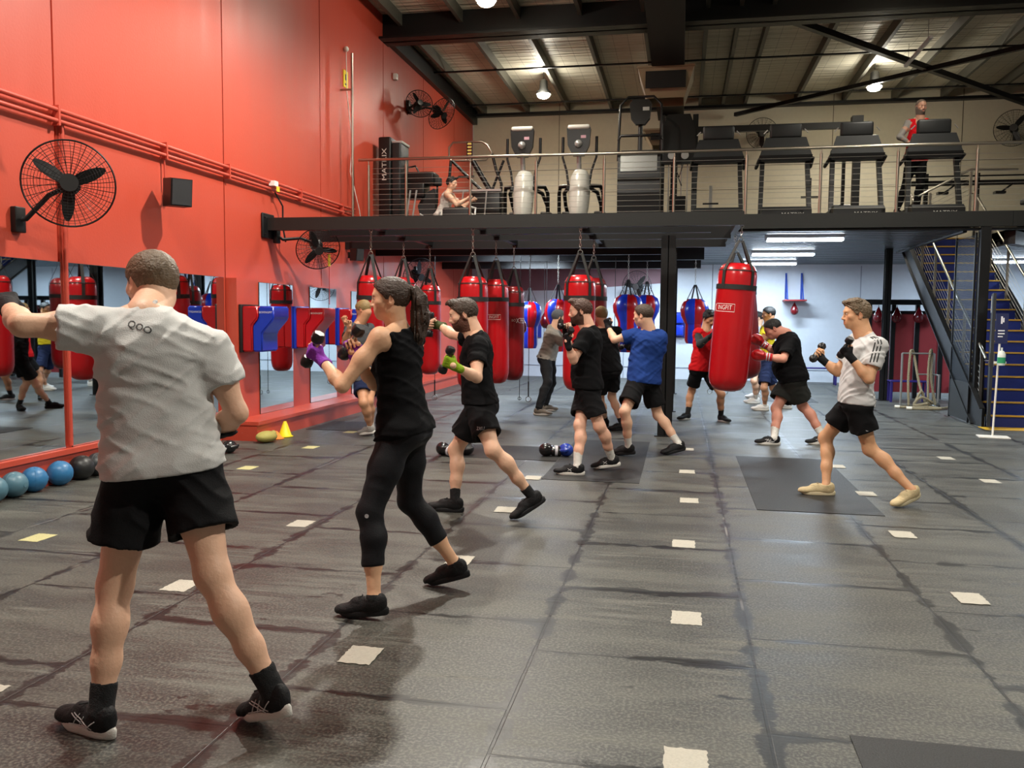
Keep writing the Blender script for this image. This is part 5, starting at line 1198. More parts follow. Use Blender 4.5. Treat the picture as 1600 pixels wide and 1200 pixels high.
def person(label, q, hv=.010, fine_h=.0045, girth=1.0, fem=False, skin=('skin_a', '#c08a68'), hair=('hair_brown', '#33251a'), hstyle='short', beard=None, shirt=None, shorts=None, sock=None, shoes=None, shoe_logo=None,
           hands=None, gloves=None, belly=0, bust=0, hair_grow=.009, arm=1.0, leg=1.0, eye=('iris_brown', '#2a1a12'), curlL=(75, 80, 45), headw=1.0, cap=None, top=None):
    q = {k: (A_(v, float) if isinstance(v, (list, tuple)) else v) for k, v in q.items()}; S = q['S']; s = S/1.8
    base = A_([q['pel'][0], q['pel'][1], min(q['toeL'][2], q['toeR'][2], q['heelL'][2], q['heelR'][2])])
    t = thing('person', label, 'person', tuple(map(float, base))); off = base
    latP = nrm(q['hipR']-q['hipL']); latC = nrm(q['shR']-q['shL']); up = nrm(q['neck']-q['pel']); fwC = nrm(np.cross(latC, up)); fwP = nrm(np.cross(latP, up))
    if fwP@q['fwd'] < 0: latP = -latP; fwP = -fwP
    if fwC@q['sfwd'] < 0: latC = -latC; fwC = -fwC
    T = dict(pel=q['pel'], neck=q['neck'], latP=latP, latC=latC)
    # note: lat here points to the person's right
    pr = scaleprof(SKINF if fem else SKINP, s, girth, belly)
    allp = A_([q[k] for k in ('pel', 'neck', 'head', 'shL', 'shR', 'elL', 'elR', 'wrL', 'wrR', 'haL', 'haR', 'kneeL', 'kneeR', 'ankL', 'ankR', 'hipL', 'hipR')])
    lo, hi = allp.min(0)-.2, allp.max(0)+.2; lo[2] = base[2]-.02
    sm = [(k+'L', k+'R') for k in ()]
    B = Field(lo, hi, hv)
    B.trunk(T, pr, .04)
    for L_ in 'LR': B.ell(q['hip'+L_]-fwP*.045*s+up*.01, A_([.085, .08, .09])*s*girth, np.stack([latP, fwP, up]), .05)
    A = {}
    for L_ in 'LR':
        sh, el, wr = q['sh'+L_], q['el'+L_], q['wr'+L_]; g = arm*s
        B.cone(q['neck']-up*.03*s, sh, .052*s, .05*g, .05); B.cone(q['head']*.3+q['neck']*.7-fwC*.02*s, q['neck']+(sh-q['neck'])*.55, .035*s*(.85 if fem else 1), .04*s*(.9 if fem else 1), .04); B.ell(sh-up*.012, A_([.057, .057, .062])*g, None, .04)
        m = sh+(el-sh)*.45; B.chain([sh, m, el], [.055*g, .05*g, .039*g], .03); B.ell(m+(fwC*.008), A_([.044, .044, .07])*g, np.stack([*(lambda a: (nrm(np.cross(a, [.1, .2, 1])), nrm(np.cross(a, np.cross(a, [.1, .2, 1])))))(nrm(el-sh)), nrm(el-sh)]), .03)
        m2 = el+(wr-el)*.3; B.chain([el, m2, wr], [.038*g, .042*g, .027*g], .025)
        if hands is None or hands.get(L_) != 'mitt': B.cone(wr, wr+nrm(wr-el)*.03, .026*g, .024*g, .01)
        hp, kn, an = q['hip'+L_], q['knee'+L_], q['ank'+L_]; g = leg*s
        m = hp+(kn-hp)*.45; B.chain([hp, m, kn], [.092*g*girth, .076*g, .055*g], .04); ax = nrm(an-kn); bk = -(fwP-(fwP@ax)*ax); bk = nrm(bk)
        B.ell(kn+(-bk)*.01, A_([.042, .042, .05])*g, None, .03); c = kn+(an-kn)*.3+bk*.016*g; B.chain([kn, c, kn+(an-kn)*.6+bk*.004, an], [.052*g, .052*g, .043*g, .034*g], .04)
        B.ell(c, A_([.048, .048, .1])*g, np.stack([nrm(np.cross(ax, bk)), bk, ax]), .03)
        B.cone(an, q['heel'+L_]+(q['toe'+L_]-q['heel'+L_])*.35+A_([0, 0, .05]), .032*g, .03*g, .03)
    if bust:
        for d in (-1, 1): B.ell(q['neck']-up*.19*s+latC*d*.07+fwC*.07, (.06, .055, .06), None, .04)
    hm = head_frame(q['hf']); hs = s*(.99 if fem else 1.05)
    HF, G, fl = head_field(q['head'], hm, hs, q['neck']-up*.01, fine_h, fem, headw)
    parts = [B, HF]
    gr = {}
    for L_ in 'LR':
        hd = (hands or {}).get(L_, {}); 
        if hd == 'mitt': continue
        d = hd.get('d'); pal = hd.get('palm'); fore = nrm(q['wr'+L_]-q['el'+L_]); d = nrm(q['ha'+L_]-q['wr'+L_]) if d is None else nrm(d)
        if pal is None: pal = -latC*(1 if L_ == 'R' else -1)
        sd = (1 if L_ == 'R' else -1)*hd.get('side', 1)
        cu = hd.get('curl', curlL)
        Hn, grip, lat, d_, pl = hand_fields(q['wr'+L_], fore, pal, sd, cu, s*(.92 if fem else 1.0), hd.get('h', max(.0035, fine_h*.85)), hd=d, open_=hd.get('open', False))
        parts.append(Hn); gr[L_] = (grip, lat, d_, pl)
        gl = (gloves or {}).get(L_)
        if gl:
            Gf, *_r = hand_fields(q['wr'+L_], fore, pal, sd, cu, s*(.92 if fem else 1.0), max(.004, fine_h*.85), grow=.0035, hd=d, part=gl.get('part', 'stub'))
            Gf.cone(q['wr'+L_]-fore*gl.get('cuff', .05), q['wr'+L_]+d_*.01, .033*s, .031*s, .012); Gf.cut(q['wr'+L_]-fore*gl.get('cuff', .05), -fore)
            fmesh('glove', [Gf], mat(gl['m'][0], gl['m'][1], .75, 0, .3, 80, spec=.2), t, off, label=gl['m'][2])
    sk = mat(skin[0], skin[1], .52, 0, .12, 60, .05, flush='#b4553f')
    body = fmesh('body', parts, sk, t, off, flush=fl)
    eyes(G, hm, hs, off, t, eye)
    # hair
    if cap:
        C_ = hair_field(G, hm, q['head'], hs, fine_h*1.2, 'short', .013); fmesh('beanie', [C_], mat(cap[0], cap[1], .9, 0, .5, 90), t, off)
    elif hair:
        hm_ = mat(hair[0], hair[1], .5, 0, .4, 150, .45, stretch=(1, .25, 1))
        Hf = hair_field(G, hm, q['head'], hs, fine_h, hstyle, hair_grow); hp_ = [Hf]
        if hstyle == 'pulled':
            P0 = G((0, -.115, .035)); dn = A_([0, 0, -1.]); bk = -hm[1]
            Pf = Field(P0-.36, P0+.2, fine_h*1.2); Pf.chain([G((0, -.09, .045)), P0+bk*.02, P0+bk*.05+dn*.05, P0+bk*.055+dn*.14, P0+bk*.04+dn*.24, P0+bk*.035+dn*.31], [.03, .026, .04, .046, .036, .006], .02); Pf.warp(.02, (70, 70, 11)); hp_.append(Pf)
        fmesh('hair', hp_, hm_, t, off)
        if hstyle == 'pulled':
            P0 = G((0, -.112, .04)); fin('hair_tie', MB().lathe([(.026, -.008), (.03, 0), (.026, .008)], tuple(P0-off), 16, tuple(-hm[1])), mat('hair_tie', '#8a8078', .6), t)
        mb = MB()
        for d in (-1, 1): mb.tube([tuple(G((d*.016, .0965, .026))-off), tuple(G((d*.032, .0935, .032))-off), tuple(G((d*.046, .083, .026))-off)], [.0028*s, .0034*s, .002*s], 5, flat=.6)
        fin('eyebrows', mb, hm_, t)
    if beard:
        Bf = Field(HF.lo, HF.lo, fine_h); Bf.n = HF.n; Bf.lo = HF.lo; Bf.F = HF.F-.0035
        def keepb(g_):
            z = (g_-q['head'])@hm.T/hs; y = z[..., 1]; line = np.interp(y, [-.04, -.012, .006, .02, .035, .06, .08, .1, .12], [-.05, -.03, .012, .008, -.02, -.038, -.044, -.042, -.042]); lip = -np.sqrt((z[..., 0]/.019)**2+((z[..., 2]+.0615)/.011)**2)+1
            m = np.maximum(z[..., 2]-line, np.where(y > .075, lip*.01, -1)); return np.maximum(m, -.028-y)*hs
        Bf.put(q['head']-.5, q['head']+.5, lambda g_: np.maximum(keepb(g_), ((q['head']-g_)@hm[2]/hs-.128)*hs), .001, 'i'); Bf.warp(.0025, (190, 190, 90), hm)
        fmesh('beard', [Bf], mat(beard[0], beard[1], .6, 0, .6, 140, .3), t, off)
    # ---- garments
    GR = B.lo+np.stack(np.meshgrid(*[np.arange(x) for x in B.n], indexing='ij'), -1).astype(np.float32)*B.h
    Lp = np.linalg.norm(q['neck']-q['pel']); HH = ((GR-q['pel'])@up)/Lp
    def segd(a, b): ab = b-a; t_ = np.clip(((GR-a)@ab)/(ab@ab), 0, 1); return np.linalg.norm(GR-a-t_[..., None]*ab, axis=-1)
    def under(F_, grow, reg):
        d = np.maximum(B.F-grow, reg).astype(np.float32)
        h_ = np.maximum(.015-np.abs(F_.F-d), 0)/.015
        F_.F = np.minimum(F_.F, d)-h_*h_*.00375
    def shirt_field():
        st = shirt; typ = st['type']; gx = st.get('grow', .02)
        F_ = Field(lo, hi, hv); h0 = st.get('hem', -.2)
        P = [(h, max(a, (.166 if typ != 'tank' else .14)*s*girth if h < .6 and h > -.3 else a)+(st.get('drop', .012) if h < .35 else 0), b+(st.get('drop', .012) if h < .35 else 0), c) for h, a, b, c in pr if h > -.15]
        lowb = P[0]; P = [(h0, lowb[1]+.012, lowb[2]+.012, lowb[3])]+P
        F_.trunk(T, P, .03, grow=gx, h0=h0, h1=1.0)
        for L_ in 'LR':
            sh, el = q['sh'+L_], q['el'+L_]; ax = nrm(el-sh)
            if typ in ('tee', 'hoodie', 'longsleeve'):
                k = st.get('sleeve', .62); F_.cone(q['neck']-up*.045*s, sh, .05*s+gx*.6, .06*s*arm+gx*.5, .04)
                if typ == 'tee': F_.cone(sh-up*.01, sh+(el-sh)*k, .066*s*arm+gx*.5, .064*s*arm+gx*.75, .04, capb=ax)
                else: F_.chain([sh, el, q['wr'+L_]], [.066*s*arm+gx*.5, .05*s+gx*.6, .036*s+gx*.4], .03)
            else:
                tw = .055 if typ == 'tank' else .06
                F_.cone(q['neck']-up*.05*s+(sh-q['neck'])*.2, q['neck']-up*.05*s+(sh-q['neck'])*.72, .042*s+gx*.45, .036*s+gx*.45, .03)
        if typ == 'hoodie':
            F_.ell(q['neck']-fwC*.06*s+up*.0, A_([.1, .06, .07])*s, np.stack([latC, fwC, up]), .04)
        reg = (h0-HH)*Lp
        for L_ in 'LR':
            sh, el = q['sh'+L_], q['el'+L_]; k = st.get('sleeve', .62) if typ == 'tee' else .0; e = sh+(el-sh)*k; ax = nrm(el-sh)
            if typ in ('tee', 'tank', 'singlet'): reg = np.maximum(reg, np.maximum(np.maximum(np.minimum((GR-e)@ax, .13-segd(sh, el)), .085*arm-segd(el, q['wr'+L_])), .12-segd(q['wr'+L_], q['ha'+L_]+(q['ha'+L_]-q['wr'+L_])*.6)))
            else: reg = np.maximum(reg, .08-segd(q['wr'+L_], q['ha'+L_]+(q['ha'+L_]-q['wr'+L_])))
        hk = q['head']-q['neck']; reg = np.maximum(reg, (GR-(q['neck']+up*.012*s))@nrm(hk))
        under(F_, .007+.014*np.clip((.3-HH)/.15, 0, 1), reg)
        # openings
        if typ in ('tank', 'singlet'):
            for L_ in 'LR':
                sh, el = q['sh'+L_], q['el'+L_]; ax = nrm(sh-q['neck']); c = sh+ax*.035*s-up*.05*s; F_.ell(c, A_([.075, .10, .13])*s, np.stack([ax, fwC, up]), .01, 'x')
        F_.cone(q['neck']+up*.008*s+fwC*.014*s, q['neck']+up*.12*s+fwC*.05*s, (.064 if typ != 'hoodie' else .055)*s*headw, .09*s, .01, 'x')
        if typ in ('tank', 'singlet'): F_.ell(q['neck']+fwC*.07*s-up*.02*s, A_([.07, .06, .09])*s, np.stack([latC, fwC, up]), .01, 'x')
        wr_ = st.get('wrinkle', .010)
        th = st.get('fold', .8); M3 = np.stack([latC*math.cos(th)+up*math.sin(th), fwC, -latC*math.sin(th)+up*math.cos(th)])
        F_.warp(wr_, (4.5, 4.5, 24), M3); F_.warp(wr_*.6, (7, 7, 30), np.stack([latC*math.cos(-th*.6)+up*math.sin(-th*.6), fwC, -latC*math.sin(-th*.6)+up*math.cos(-th*.6)]))
        # hem flat, hollow sleeve ends and hem
        F_.cut(q['pel']+up*h0*np.linalg.norm(q['neck']-q['pel'])+fwP*0, -up+fwP*st.get('hemtilt', 0))
        if typ == 'tee':
            for L_ in 'LR':
                sh, el = q['sh'+L_], q['el'+L_]; e = sh+(el-sh)*st.get('sleeve', .62); ax = nrm(el-sh); F_.cone(e-ax*.035, e+ax*.08, .047*s*arm+gx*.55, .05*s*arm+gx*.6, .004, 'x', capa=-ax)
        return F_
    sho = None
    if shirt:
        sf = shirt_field(); mm = mat(shirt['m'][0], shirt['m'][1], shirt.get('rough', .85), 0, .18, 220, .04, spec=.12)
        sho = fmesh('shirt' if shirt['type'] not in ('hoodie',) else 'hoodie', [sf], mm, t, off, label=shirt['m'][2])
        t['_'] = 1; del t['_']
    pants = None
    if shorts:
        st = shorts; F_ = Field(lo, hi, hv); gx = st.get('grow', .018); k = st.get('len', .55)
        P = [(h, a, b, c) for h, a, b, c in pr if -.15 < h < .25]; F_.trunk(T, P, .04, grow=min(gx*.5, .009), h0=-.14, h1=st.get('waist', .1))
        for L_ in 'LR':
            hp, kn, an = q['hip'+L_], q['knee'+L_], q['ank'+L_]; g = leg*s; ax = nrm(kn-hp)
            F_.ell(hp-fwP*.045*s+up*.01, A_([.086, .08, .092])*s*girth+gx*.4, np.stack([latP, fwP, up]), .05)
            if st['type'] == 'shorts':
                e = hp+(kn-hp)*k; F_.cone(hp, e, .094*g*girth+gx*.35, (.092 if k < .7 else .086)*g*girth+gx*st.get('flare', 1.2), .03, capb=ax)
            else:
                bk = -(fwP-(fwP@nrm(an-kn))*nrm(an-kn)); c = kn+(an-kn)*.3+nrm(bk)*.014*g
                pe = kn+(an-kn)*k; F_.chain([hp, hp+(kn-hp)*.45, kn], [.094*g*girth+gx, .078*g+gx, .057*g+gx], .04); F_.chain([kn, c], [.055*g+gx, .057*g+gx], .03); F_.cone(c, pe, .057*g+gx, (.045 if k < .8 else .037)*g+gx*1.2, .02, capb=nrm(an-kn))
        reg = (HH-st.get('waist', .12))*Lp
        for L_ in 'LR':
            hp, kn, an = q['hip'+L_], q['knee'+L_], q['ank'+L_]; e, ax = (hp+(kn-hp)*k, nrm(kn-hp)) if st['type'] == 'shorts' else (kn+(an-kn)*k, nrm(an-kn))
            reg = np.maximum(reg, np.minimum((GR-e)@ax, .17-np.minimum(segd(e, kn), segd(kn, an))))
            reg = np.maximum(reg, .12-segd(q['wr'+L_], q['ha'+L_]+(q['ha'+L_]-q['wr'+L_])))
        under(F_, gx if st['type'] == 'leggings' else .007, reg)
        F_.warp(st.get('wrinkle', .010), (8, 8, 20), np.stack([latP*.7+up*.7, fwP, -latP*.7+up*.7]))
        if st['type'] == 'shorts':
            for L_ in 'LR':
                hp, kn = q['hip'+L_], q['knee'+L_]; e = hp+(kn-hp)*k; ax = nrm(kn-hp); F_.cone(e-ax*.04, e+ax*.08, .072*leg*s*girth+gx*.7, .078*leg*s*girth+gx*.7, .004, 'x', capa=-ax)
        pants = fmesh({'shorts': 'shorts', 'leggings': 'leggings', 'trousers': 'trousers'}[st['type']], [F_], mat(st['m'][0], st['m'][1], st.get('rough', .8), 0, .15, 160, .06, spec=.15), t, off, label=st['m'][2])
    # ---- feet
    for L_ in 'LR':
        kn, an, he, to = q['knee'+L_], q['ank'+L_], q['heel'+L_], q['toe'+L_]; d = nrm(to-he); u = A_([0, 0, 1.])-d*d[2]
        if shoes: shoe(t, an, he, to, u, shoes, off, fine_h*1.3, shoe_logo, s=s)
        if sock and sock[2] > .01:
            ax = nrm(kn-an); F_ = Field(np.minimum(an, an+ax*sock[2])-.1, np.maximum(an, an+ax*sock[2])+.1, max(.006, fine_h)); tp = an+ax*sock[2]
            F_.cone(he+(to-he)*.3+A_([0, 0, .05]), an, .036*s*leg, .038*s*leg, .02); F_.cone(an, tp, .038*s*leg, (.038+.06*sock[2])*s*leg, .02, capb=ax); F_.warp(.003, (40, 40, 60), None)
            fmesh('sock', [F_], mat(sock[0], sock[1], .9, 0, .4, 200), t, off)
    return t, gr, sho, pants, body
POSES = {
'm1': dict(S=1.84, pel=(-1.92, 2.95, 1.009), neck=(-1.961, 2.922, 1.552), head=(-2.039, 3.08, 1.67), fwd=(-0.454, 0.891, 0.0), sfwd=(-0.438, 0.899, 0.0), hf=(-0.858, 0.504, -0.101), hipL=(-2.003, 2.908, 0.979), kneeL=(-2.082, 2.868, 0.531), ankL=(-2.071, 2.752, 0.085), heelL=(-2.008, 2.731, 0.0), toeL=(-2.27, 2.816, 0.0), shL=(-2.09, 2.827, 1.503), elL=(-2.276, 2.668, 1.512), wrL=(-2.476, 2.831, 1.58), haL=(-2.538, 2.886, 1.62), hipR=(-1.837, 2.992, 0.979), kneeR=(-1.688, 2.884, 0.594), ankR=(-1.453, 2.901, 0.149), heelR=(-1.374, 2.859, 0.09), toeR=(-1.604, 2.981, -0.0), shR=(-1.768, 3.03, 1.417), elR=(-1.673, 3.054, 1.179), wrR=(-1.874, 3.171, 1.049), haR=(-1.958, 3.206, 1.036)),
'w': dict(S=1.7, pel=(-1.462, 4.45, 0.972), neck=(-1.484, 4.451, 1.472), head=(-1.528, 4.433, 1.646), fwd=(-0.999, 0.035, 0.0), sfwd=(-0.99, 0.139, 0.0), hf=(-0.965, -0.251, -0.077), hipL=(-1.465, 4.364, 0.942), kneeL=(-1.571, 4.228, 0.539), ankL=(-1.519, 4.145, 0.107), heelL=(-1.448, 4.14, 0.03), toeL=(-1.701, 4.157, 0.0), shL=(-1.531, 4.279, 1.448), elL=(-1.703, 4.188, 1.197), wrL=(-1.87, 4.318, 1.324), haL=(-1.921, 4.297, 1.364), hipR=(-1.459, 4.536, 0.942), kneeR=(-1.488, 4.643, 0.518), ankR=(-1.239, 4.721, 0.142), heelR=(-1.156, 4.706, 0.08), toeR=(-1.394, 4.749, 0.0), shR=(-1.459, 4.628, 1.422), elR=(-1.657, 4.537, 1.183), wrR=(-1.707, 4.361, 1.348), haR=(-1.726, 4.355, 1.423)),
'g2': dict(S=1.78, pel=(-1.556, 6.65, 0.88), neck=(-1.586, 6.653, 1.421), head=(-1.684, 6.628, 1.576), fwd=(-0.99, -0.139, 0.0), sfwd=(-0.999, -0.052, 0.0), hf=(-0.949, -0.209, -0.237), hipL=(-1.543, 6.561, 0.85), kneeL=(-1.384, 6.373, 0.555), ankL=(-1.1, 6.527, 0.179), heelL=(-1.006, 6.557, 0.14), toeL=(-1.222, 6.487, 0.0), shL=(-1.534, 6.482, 1.336), elL=(-1.495, 6.302, 1.107), wrL=(-1.602, 6.086, 1.198), haL=(-1.66, 6.071, 1.23), hipR=(-1.568, 6.739, 0.85), kneeR=(-1.785, 6.792, 0.478), ankR=(-1.749, 6.642, 0.085), heelR=(-1.685, 6.637, 0.0), toeR=(-1.951, 6.66, 0.0), shR=(-1.596, 6.84, 1.371), elR=(-1.863, 6.951, 1.418), wrR=(-2.026, 7.138, 1.489), haR=(-2.084, 7.121, 1.494)),
'grey': dict(S=1.74, pel=(-4.05, 10.8, 0.776), neck=(-4.15, 10.768, 1.447), head=(-4.087, 10.79, 1.648), fwd=(-0.866, 0.5, 0.0), sfwd=(-0.866, 0.5, 0.0), hf=(-0.864, 0.259, -0.432), hipL=(-4.094, 10.724, 0.746), kneeL=(-3.964, 10.45, 0.459), ankL=(-3.96, 10.687, 0.114), heelL=(-3.889, 10.662, 0.04), toeL=(-4.132, 10.75, 0.0), shL=(-4.186, 10.589, 1.407), elL=(-4.172, 10.356, 1.239), wrL=(-4.058, 10.221, 1.419), haL=(-4.058, 10.222, 1.475), hipR=(-4.006, 10.876, 0.746), kneeR=(-3.931, 10.564, 0.467), ankR=(-3.987, 10.787, 0.128), heelR=(-3.959, 10.711, 0.06), toeR=(-4.046, 10.95, 0.0), shR=(-4.059, 10.926, 1.397), elR=(-4.322, 10.864, 1.301), wrR=(-4.429, 11.02, 1.469), haR=(-4.444, 11.014, 1.511)),
'dr': dict(S=1.8, pel=(-0.934, 8.8, 0.892), neck=(-0.917, 8.808, 1.459), head=(-1.01, 8.795, 1.627), fwd=(-0.999, -0.035, 0.0), sfwd=(-1.0, 0.0, 0.0), hf=(-0.992, -0.079, -0.099), hipL=(-0.931, 8.709, 0.862), kneeL=(-0.785, 8.675, 0.478), ankL=(-0.668, 8.87, 0.122), heelL=(-0.59, 8.857, 0.05), toeL=(-0.851, 8.903, 0.0), shL=(-0.935, 8.623, 1.39), elL=(-1.037, 8.489, 1.146), wrL=(-1.084, 8.39, 1.312), haL=(-1.104, 8.389, 1.399), hipR=(-0.937, 8.891, 0.862), kneeR=(-0.983, 8.657, 0.486), ankR=(-0.986, 8.506, 0.085), heelR=(-0.921, 8.504, 0.0), toeR=(-1.191, 8.513, 0.0), shR=(-0.917, 8.997, 1.409), elR=(-1.116, 8.963, 1.196), wrR=(-1.179, 8.959, 1.408), haR=(-1.18, 8.959, 1.498)),
'blond': dict(S=1.74, pel=(-0.98, 11.95, 0.875), neck=(-1.033, 11.951, 1.429), head=(-1.088, 11.945, 1.604), fwd=(-0.5, 0.866, 0.0), sfwd=(-0.5, 0.866, 0.0), hf=(-0.447, 0.894, 0.0), hipL=(-1.056, 11.906, 0.845), kneeL=(-1.1, 12.189, 0.416), ankL=(-1.049, 12.534, 0.085), heelL=(-1.008, 12.486, 0.0), toeL=(-1.176, 12.686, 0.0), shL=(-1.192, 11.86, 1.379), elL=(-1.161, 12.117, 1.256), wrL=(-1.063, 12.294, 1.407), haL=(-1.037, 12.297, 1.471), hipR=(-0.904, 11.994, 0.845), kneeR=(-0.938, 12.186, 0.466), ankR=(-0.785, 12.165, 0.085), heelR=(-0.73, 12.196, -0.0), toeR=(-0.956, 12.066, -0.0), shR=(-0.875, 12.042, 1.379), elR=(-0.888, 12.287, 1.229), wrR=(-0.984, 12.438, 1.407), haR=(-1.031, 12.435, 1.479)),
'blue': dict(S=1.8, pel=(-0.42, 10.1, 0.884), neck=(-0.344, 10.11, 1.417), head=(-0.435, 10.105, 1.599), fwd=(-0.766, 0.643, 0.0), sfwd=(-0.766, 0.643, 0.0), hf=(-0.927, 0.361, -0.103), hipL=(-0.479, 10.03, 0.854), kneeL=(-0.606, 9.774, 0.511), ankL=(-0.557, 9.829, 0.107), heelL=(-0.487, 9.807, 0.03), toeL=(-0.742, 9.89, 0.0), shL=(-0.526, 10.1, 1.378), elL=(-0.758, 10.081, 1.316), wrL=(-0.851, 10.277, 1.461), haL=(-0.867, 10.276, 1.521), hipR=(-0.362, 10.17, 0.854), kneeR=(-0.247, 10.254, 0.441), ankR=(0.002, 10.115, 0.122), heelR=(0.074, 10.149, 0.05), toeR=(-0.167, 10.036, 0.0), shR=(-0.241, 10.112, 1.359), elR=(-0.26, 10.232, 1.088), wrR=(-0.558, 10.22, 1.211), haR=(-0.611, 10.218, 1.248)),
'red': dict(S=1.74, pel=(0.316, 13.6, 0.83), neck=(0.359, 13.605, 1.4), head=(0.412, 13.603, 1.576), fwd=(0.707, -0.707, 0.0), sfwd=(0.707, -0.707, 0.0), hf=(0.478, -0.765, -0.431), hipL=(0.378, 13.662, 0.8), kneeL=(0.618, 13.478, 0.434), ankL=(0.628, 13.617, 0.085), heelL=(0.592, 13.668, 0.0), toeL=(0.741, 13.454, 0.0), shL=(0.488, 13.734, 1.35), elL=(0.485, 13.727, 1.114), wrL=(0.499, 13.73, 1.331), haL=(0.517, 13.73, 1.39), hipR=(0.254, 13.538, 0.8), kneeR=(0.182, 13.782, 0.457), ankR=(0.125, 13.744, 0.085), heelR=(0.165, 13.792, 0.0), toeR=(-0.003, 13.592, 0.0), shR=(0.255, 13.607, 1.359), elR=(0.283, 13.377, 1.189), wrR=(0.444, 13.242, 1.329), haR=(0.49, 13.241, 1.377)),
'big': dict(S=1.8, pel=(1.402, 11.5, 0.849), neck=(1.308, 11.518, 1.393), head=(1.151, 11.534, 1.449), fwd=(-0.996, 0.087, 0.0), sfwd=(-0.985, 0.174, 0.0), hf=(-0.853, 0.0, -0.521), hipL=(1.393, 11.399, 0.819), kneeL=(1.548, 11.567, 0.47), ankL=(1.806, 11.409, 0.085), heelL=(1.871, 11.414, -0.0), toeL=(1.602, 11.391, -0.0), shL=(1.339, 11.349, 1.284), elL=(1.246, 11.152, 1.082), wrL=(1.026, 11.174, 1.109), haL=(0.942, 11.181, 1.115), hipR=(1.41, 11.601, 0.819), kneeR=(1.214, 11.46, 0.438), ankR=(1.176, 11.219, 0.085), heelR=(1.24, 11.217, 0.0), toeR=(0.971, 11.226, 0.0), shR=(1.341, 11.704, 1.343), elR=(1.229, 11.891, 1.142), wrR=(1.047, 11.91, 1.257), haR=(0.965, 11.917, 1.281)),
'vest': dict(S=1.78, pel=(1.445, 15.6, 0.879), neck=(1.47, 15.601, 1.467), head=(1.475, 15.599, 1.666), fwd=(-0.985, -0.174, 0.0), sfwd=(-0.985, -0.174, 0.0), hf=(-0.984, -0.098, -0.148), hipL=(1.46, 15.511, 0.849), kneeL=(1.411, 15.306, 0.41), ankL=(1.451, 15.514, 0.085), heelL=(1.515, 15.517, 0.0), toeL=(1.248, 15.507, 0.0), shL=(1.502, 15.417, 1.417), elL=(1.326, 15.424, 1.127), wrL=(1.248, 15.433, 1.279), haL=(1.225, 15.436, 1.345), hipR=(1.429, 15.689, 0.849), kneeR=(1.604, 15.757, 0.38), ankR=(1.883, 15.949, 0.085), heelR=(1.946, 15.943, 0.0), toeR=(1.68, 15.966, 0.0), shR=(1.438, 15.785, 1.417), elR=(1.389, 15.781, 1.117), wrR=(1.255, 15.794, 1.295), haR=(1.221, 15.798, 1.34)),
'white': dict(S=1.78, pel=(1.39, 16.9, 0.844), neck=(1.408, 16.903, 1.422), head=(1.403, 16.903, 1.602), fwd=(-0.985, -0.174, 0.0), sfwd=(-0.985, -0.174, 0.0), hf=(-0.984, -0.098, -0.148), hipL=(1.406, 16.811, 0.814), kneeL=(1.343, 16.603, 0.44), ankL=(1.411, 16.818, 0.085), heelL=(1.474, 16.823, 0.0), toeL=(1.208, 16.8, 0.0), shL=(1.441, 16.719, 1.372), elL=(1.299, 16.586, 1.152), wrL=(1.226, 16.594, 1.305), haL=(1.202, 16.596, 1.363), hipR=(1.374, 16.989, 0.814), kneeR=(1.506, 17.42, 0.388), ankR=(1.514, 17.91, 0.085), heelR=(1.578, 17.904, 0.0), toeR=(1.312, 17.927, 0.0), shR=(1.376, 17.087, 1.372), elR=(1.377, 17.302, 1.172), wrR=(1.255, 17.313, 1.318), haR=(1.229, 17.315, 1.367)),
'right': dict(S=1.8, pel=(1.499, 7.95, 0.876), neck=(1.562, 7.946, 1.428), head=(1.484, 7.959, 1.609), fwd=(-0.999, 0.035, 0.0), sfwd=(-0.993, -0.122, 0.0), hf=(-0.992, -0.119, -0.05), hipL=(1.496, 7.859, 0.846), kneeL=(1.629, 7.915, 0.453), ankL=(1.945, 7.743, 0.135), heelL=(2.016, 7.788, 0.07), toeL=(1.795, 7.65, 0.0), shL=(1.629, 7.777, 1.345), elL=(1.554, 7.684, 1.073), wrL=(1.401, 7.719, 1.257), haL=(1.35, 7.73, 1.316), hipR=(1.502, 8.041, 0.846), kneeR=(1.307, 8.204, 0.498), ankR=(1.303, 8.048, 0.085), heelR=(1.368, 8.045, 0.0), toeR=(1.098, 8.055, 0.0), shR=(1.539, 8.134, 1.378), elR=(1.381, 8.145, 1.102), wrR=(1.255, 8.169, 1.202), haR=(1.2, 8.179, 1.252)),
'hood': dict(S=1.76, pel=(-2.188, 14.3, 0.904), neck=(-2.089, 14.32, 1.385), head=(-2.007, 14.331, 1.577), fwd=(0.985, -0.174, 0.0), sfwd=(1.0, -0.0, 0.0), hf=(0.891, 0.445, -0.089), hipL=(-2.172, 14.388, 0.874), kneeL=(-2.141, 14.528, 0.471), ankL=(-2.237, 14.393, 0.085), heelL=(-2.296, 14.371, 0.0), toeL=(-2.048, 14.461, 0.0), shL=(-2.089, 14.505, 1.335), elL=(-2.029, 14.758, 1.206), wrL=(-1.949, 14.98, 1.302), haL=(-1.906, 14.986, 1.369), hipR=(-2.203, 14.212, 0.874), kneeR=(-2.116, 13.929, 0.514), ankR=(-2.241, 13.741, 0.085), heelR=(-2.304, 13.735, 0.0), toeR=(-2.041, 13.758, 0.0), shR=(-2.12, 14.315, 1.321), elR=(-1.942, 14.134, 1.178), wrR=(-1.819, 14.151, 1.243), haR=(-1.778, 14.158, 1.306)),
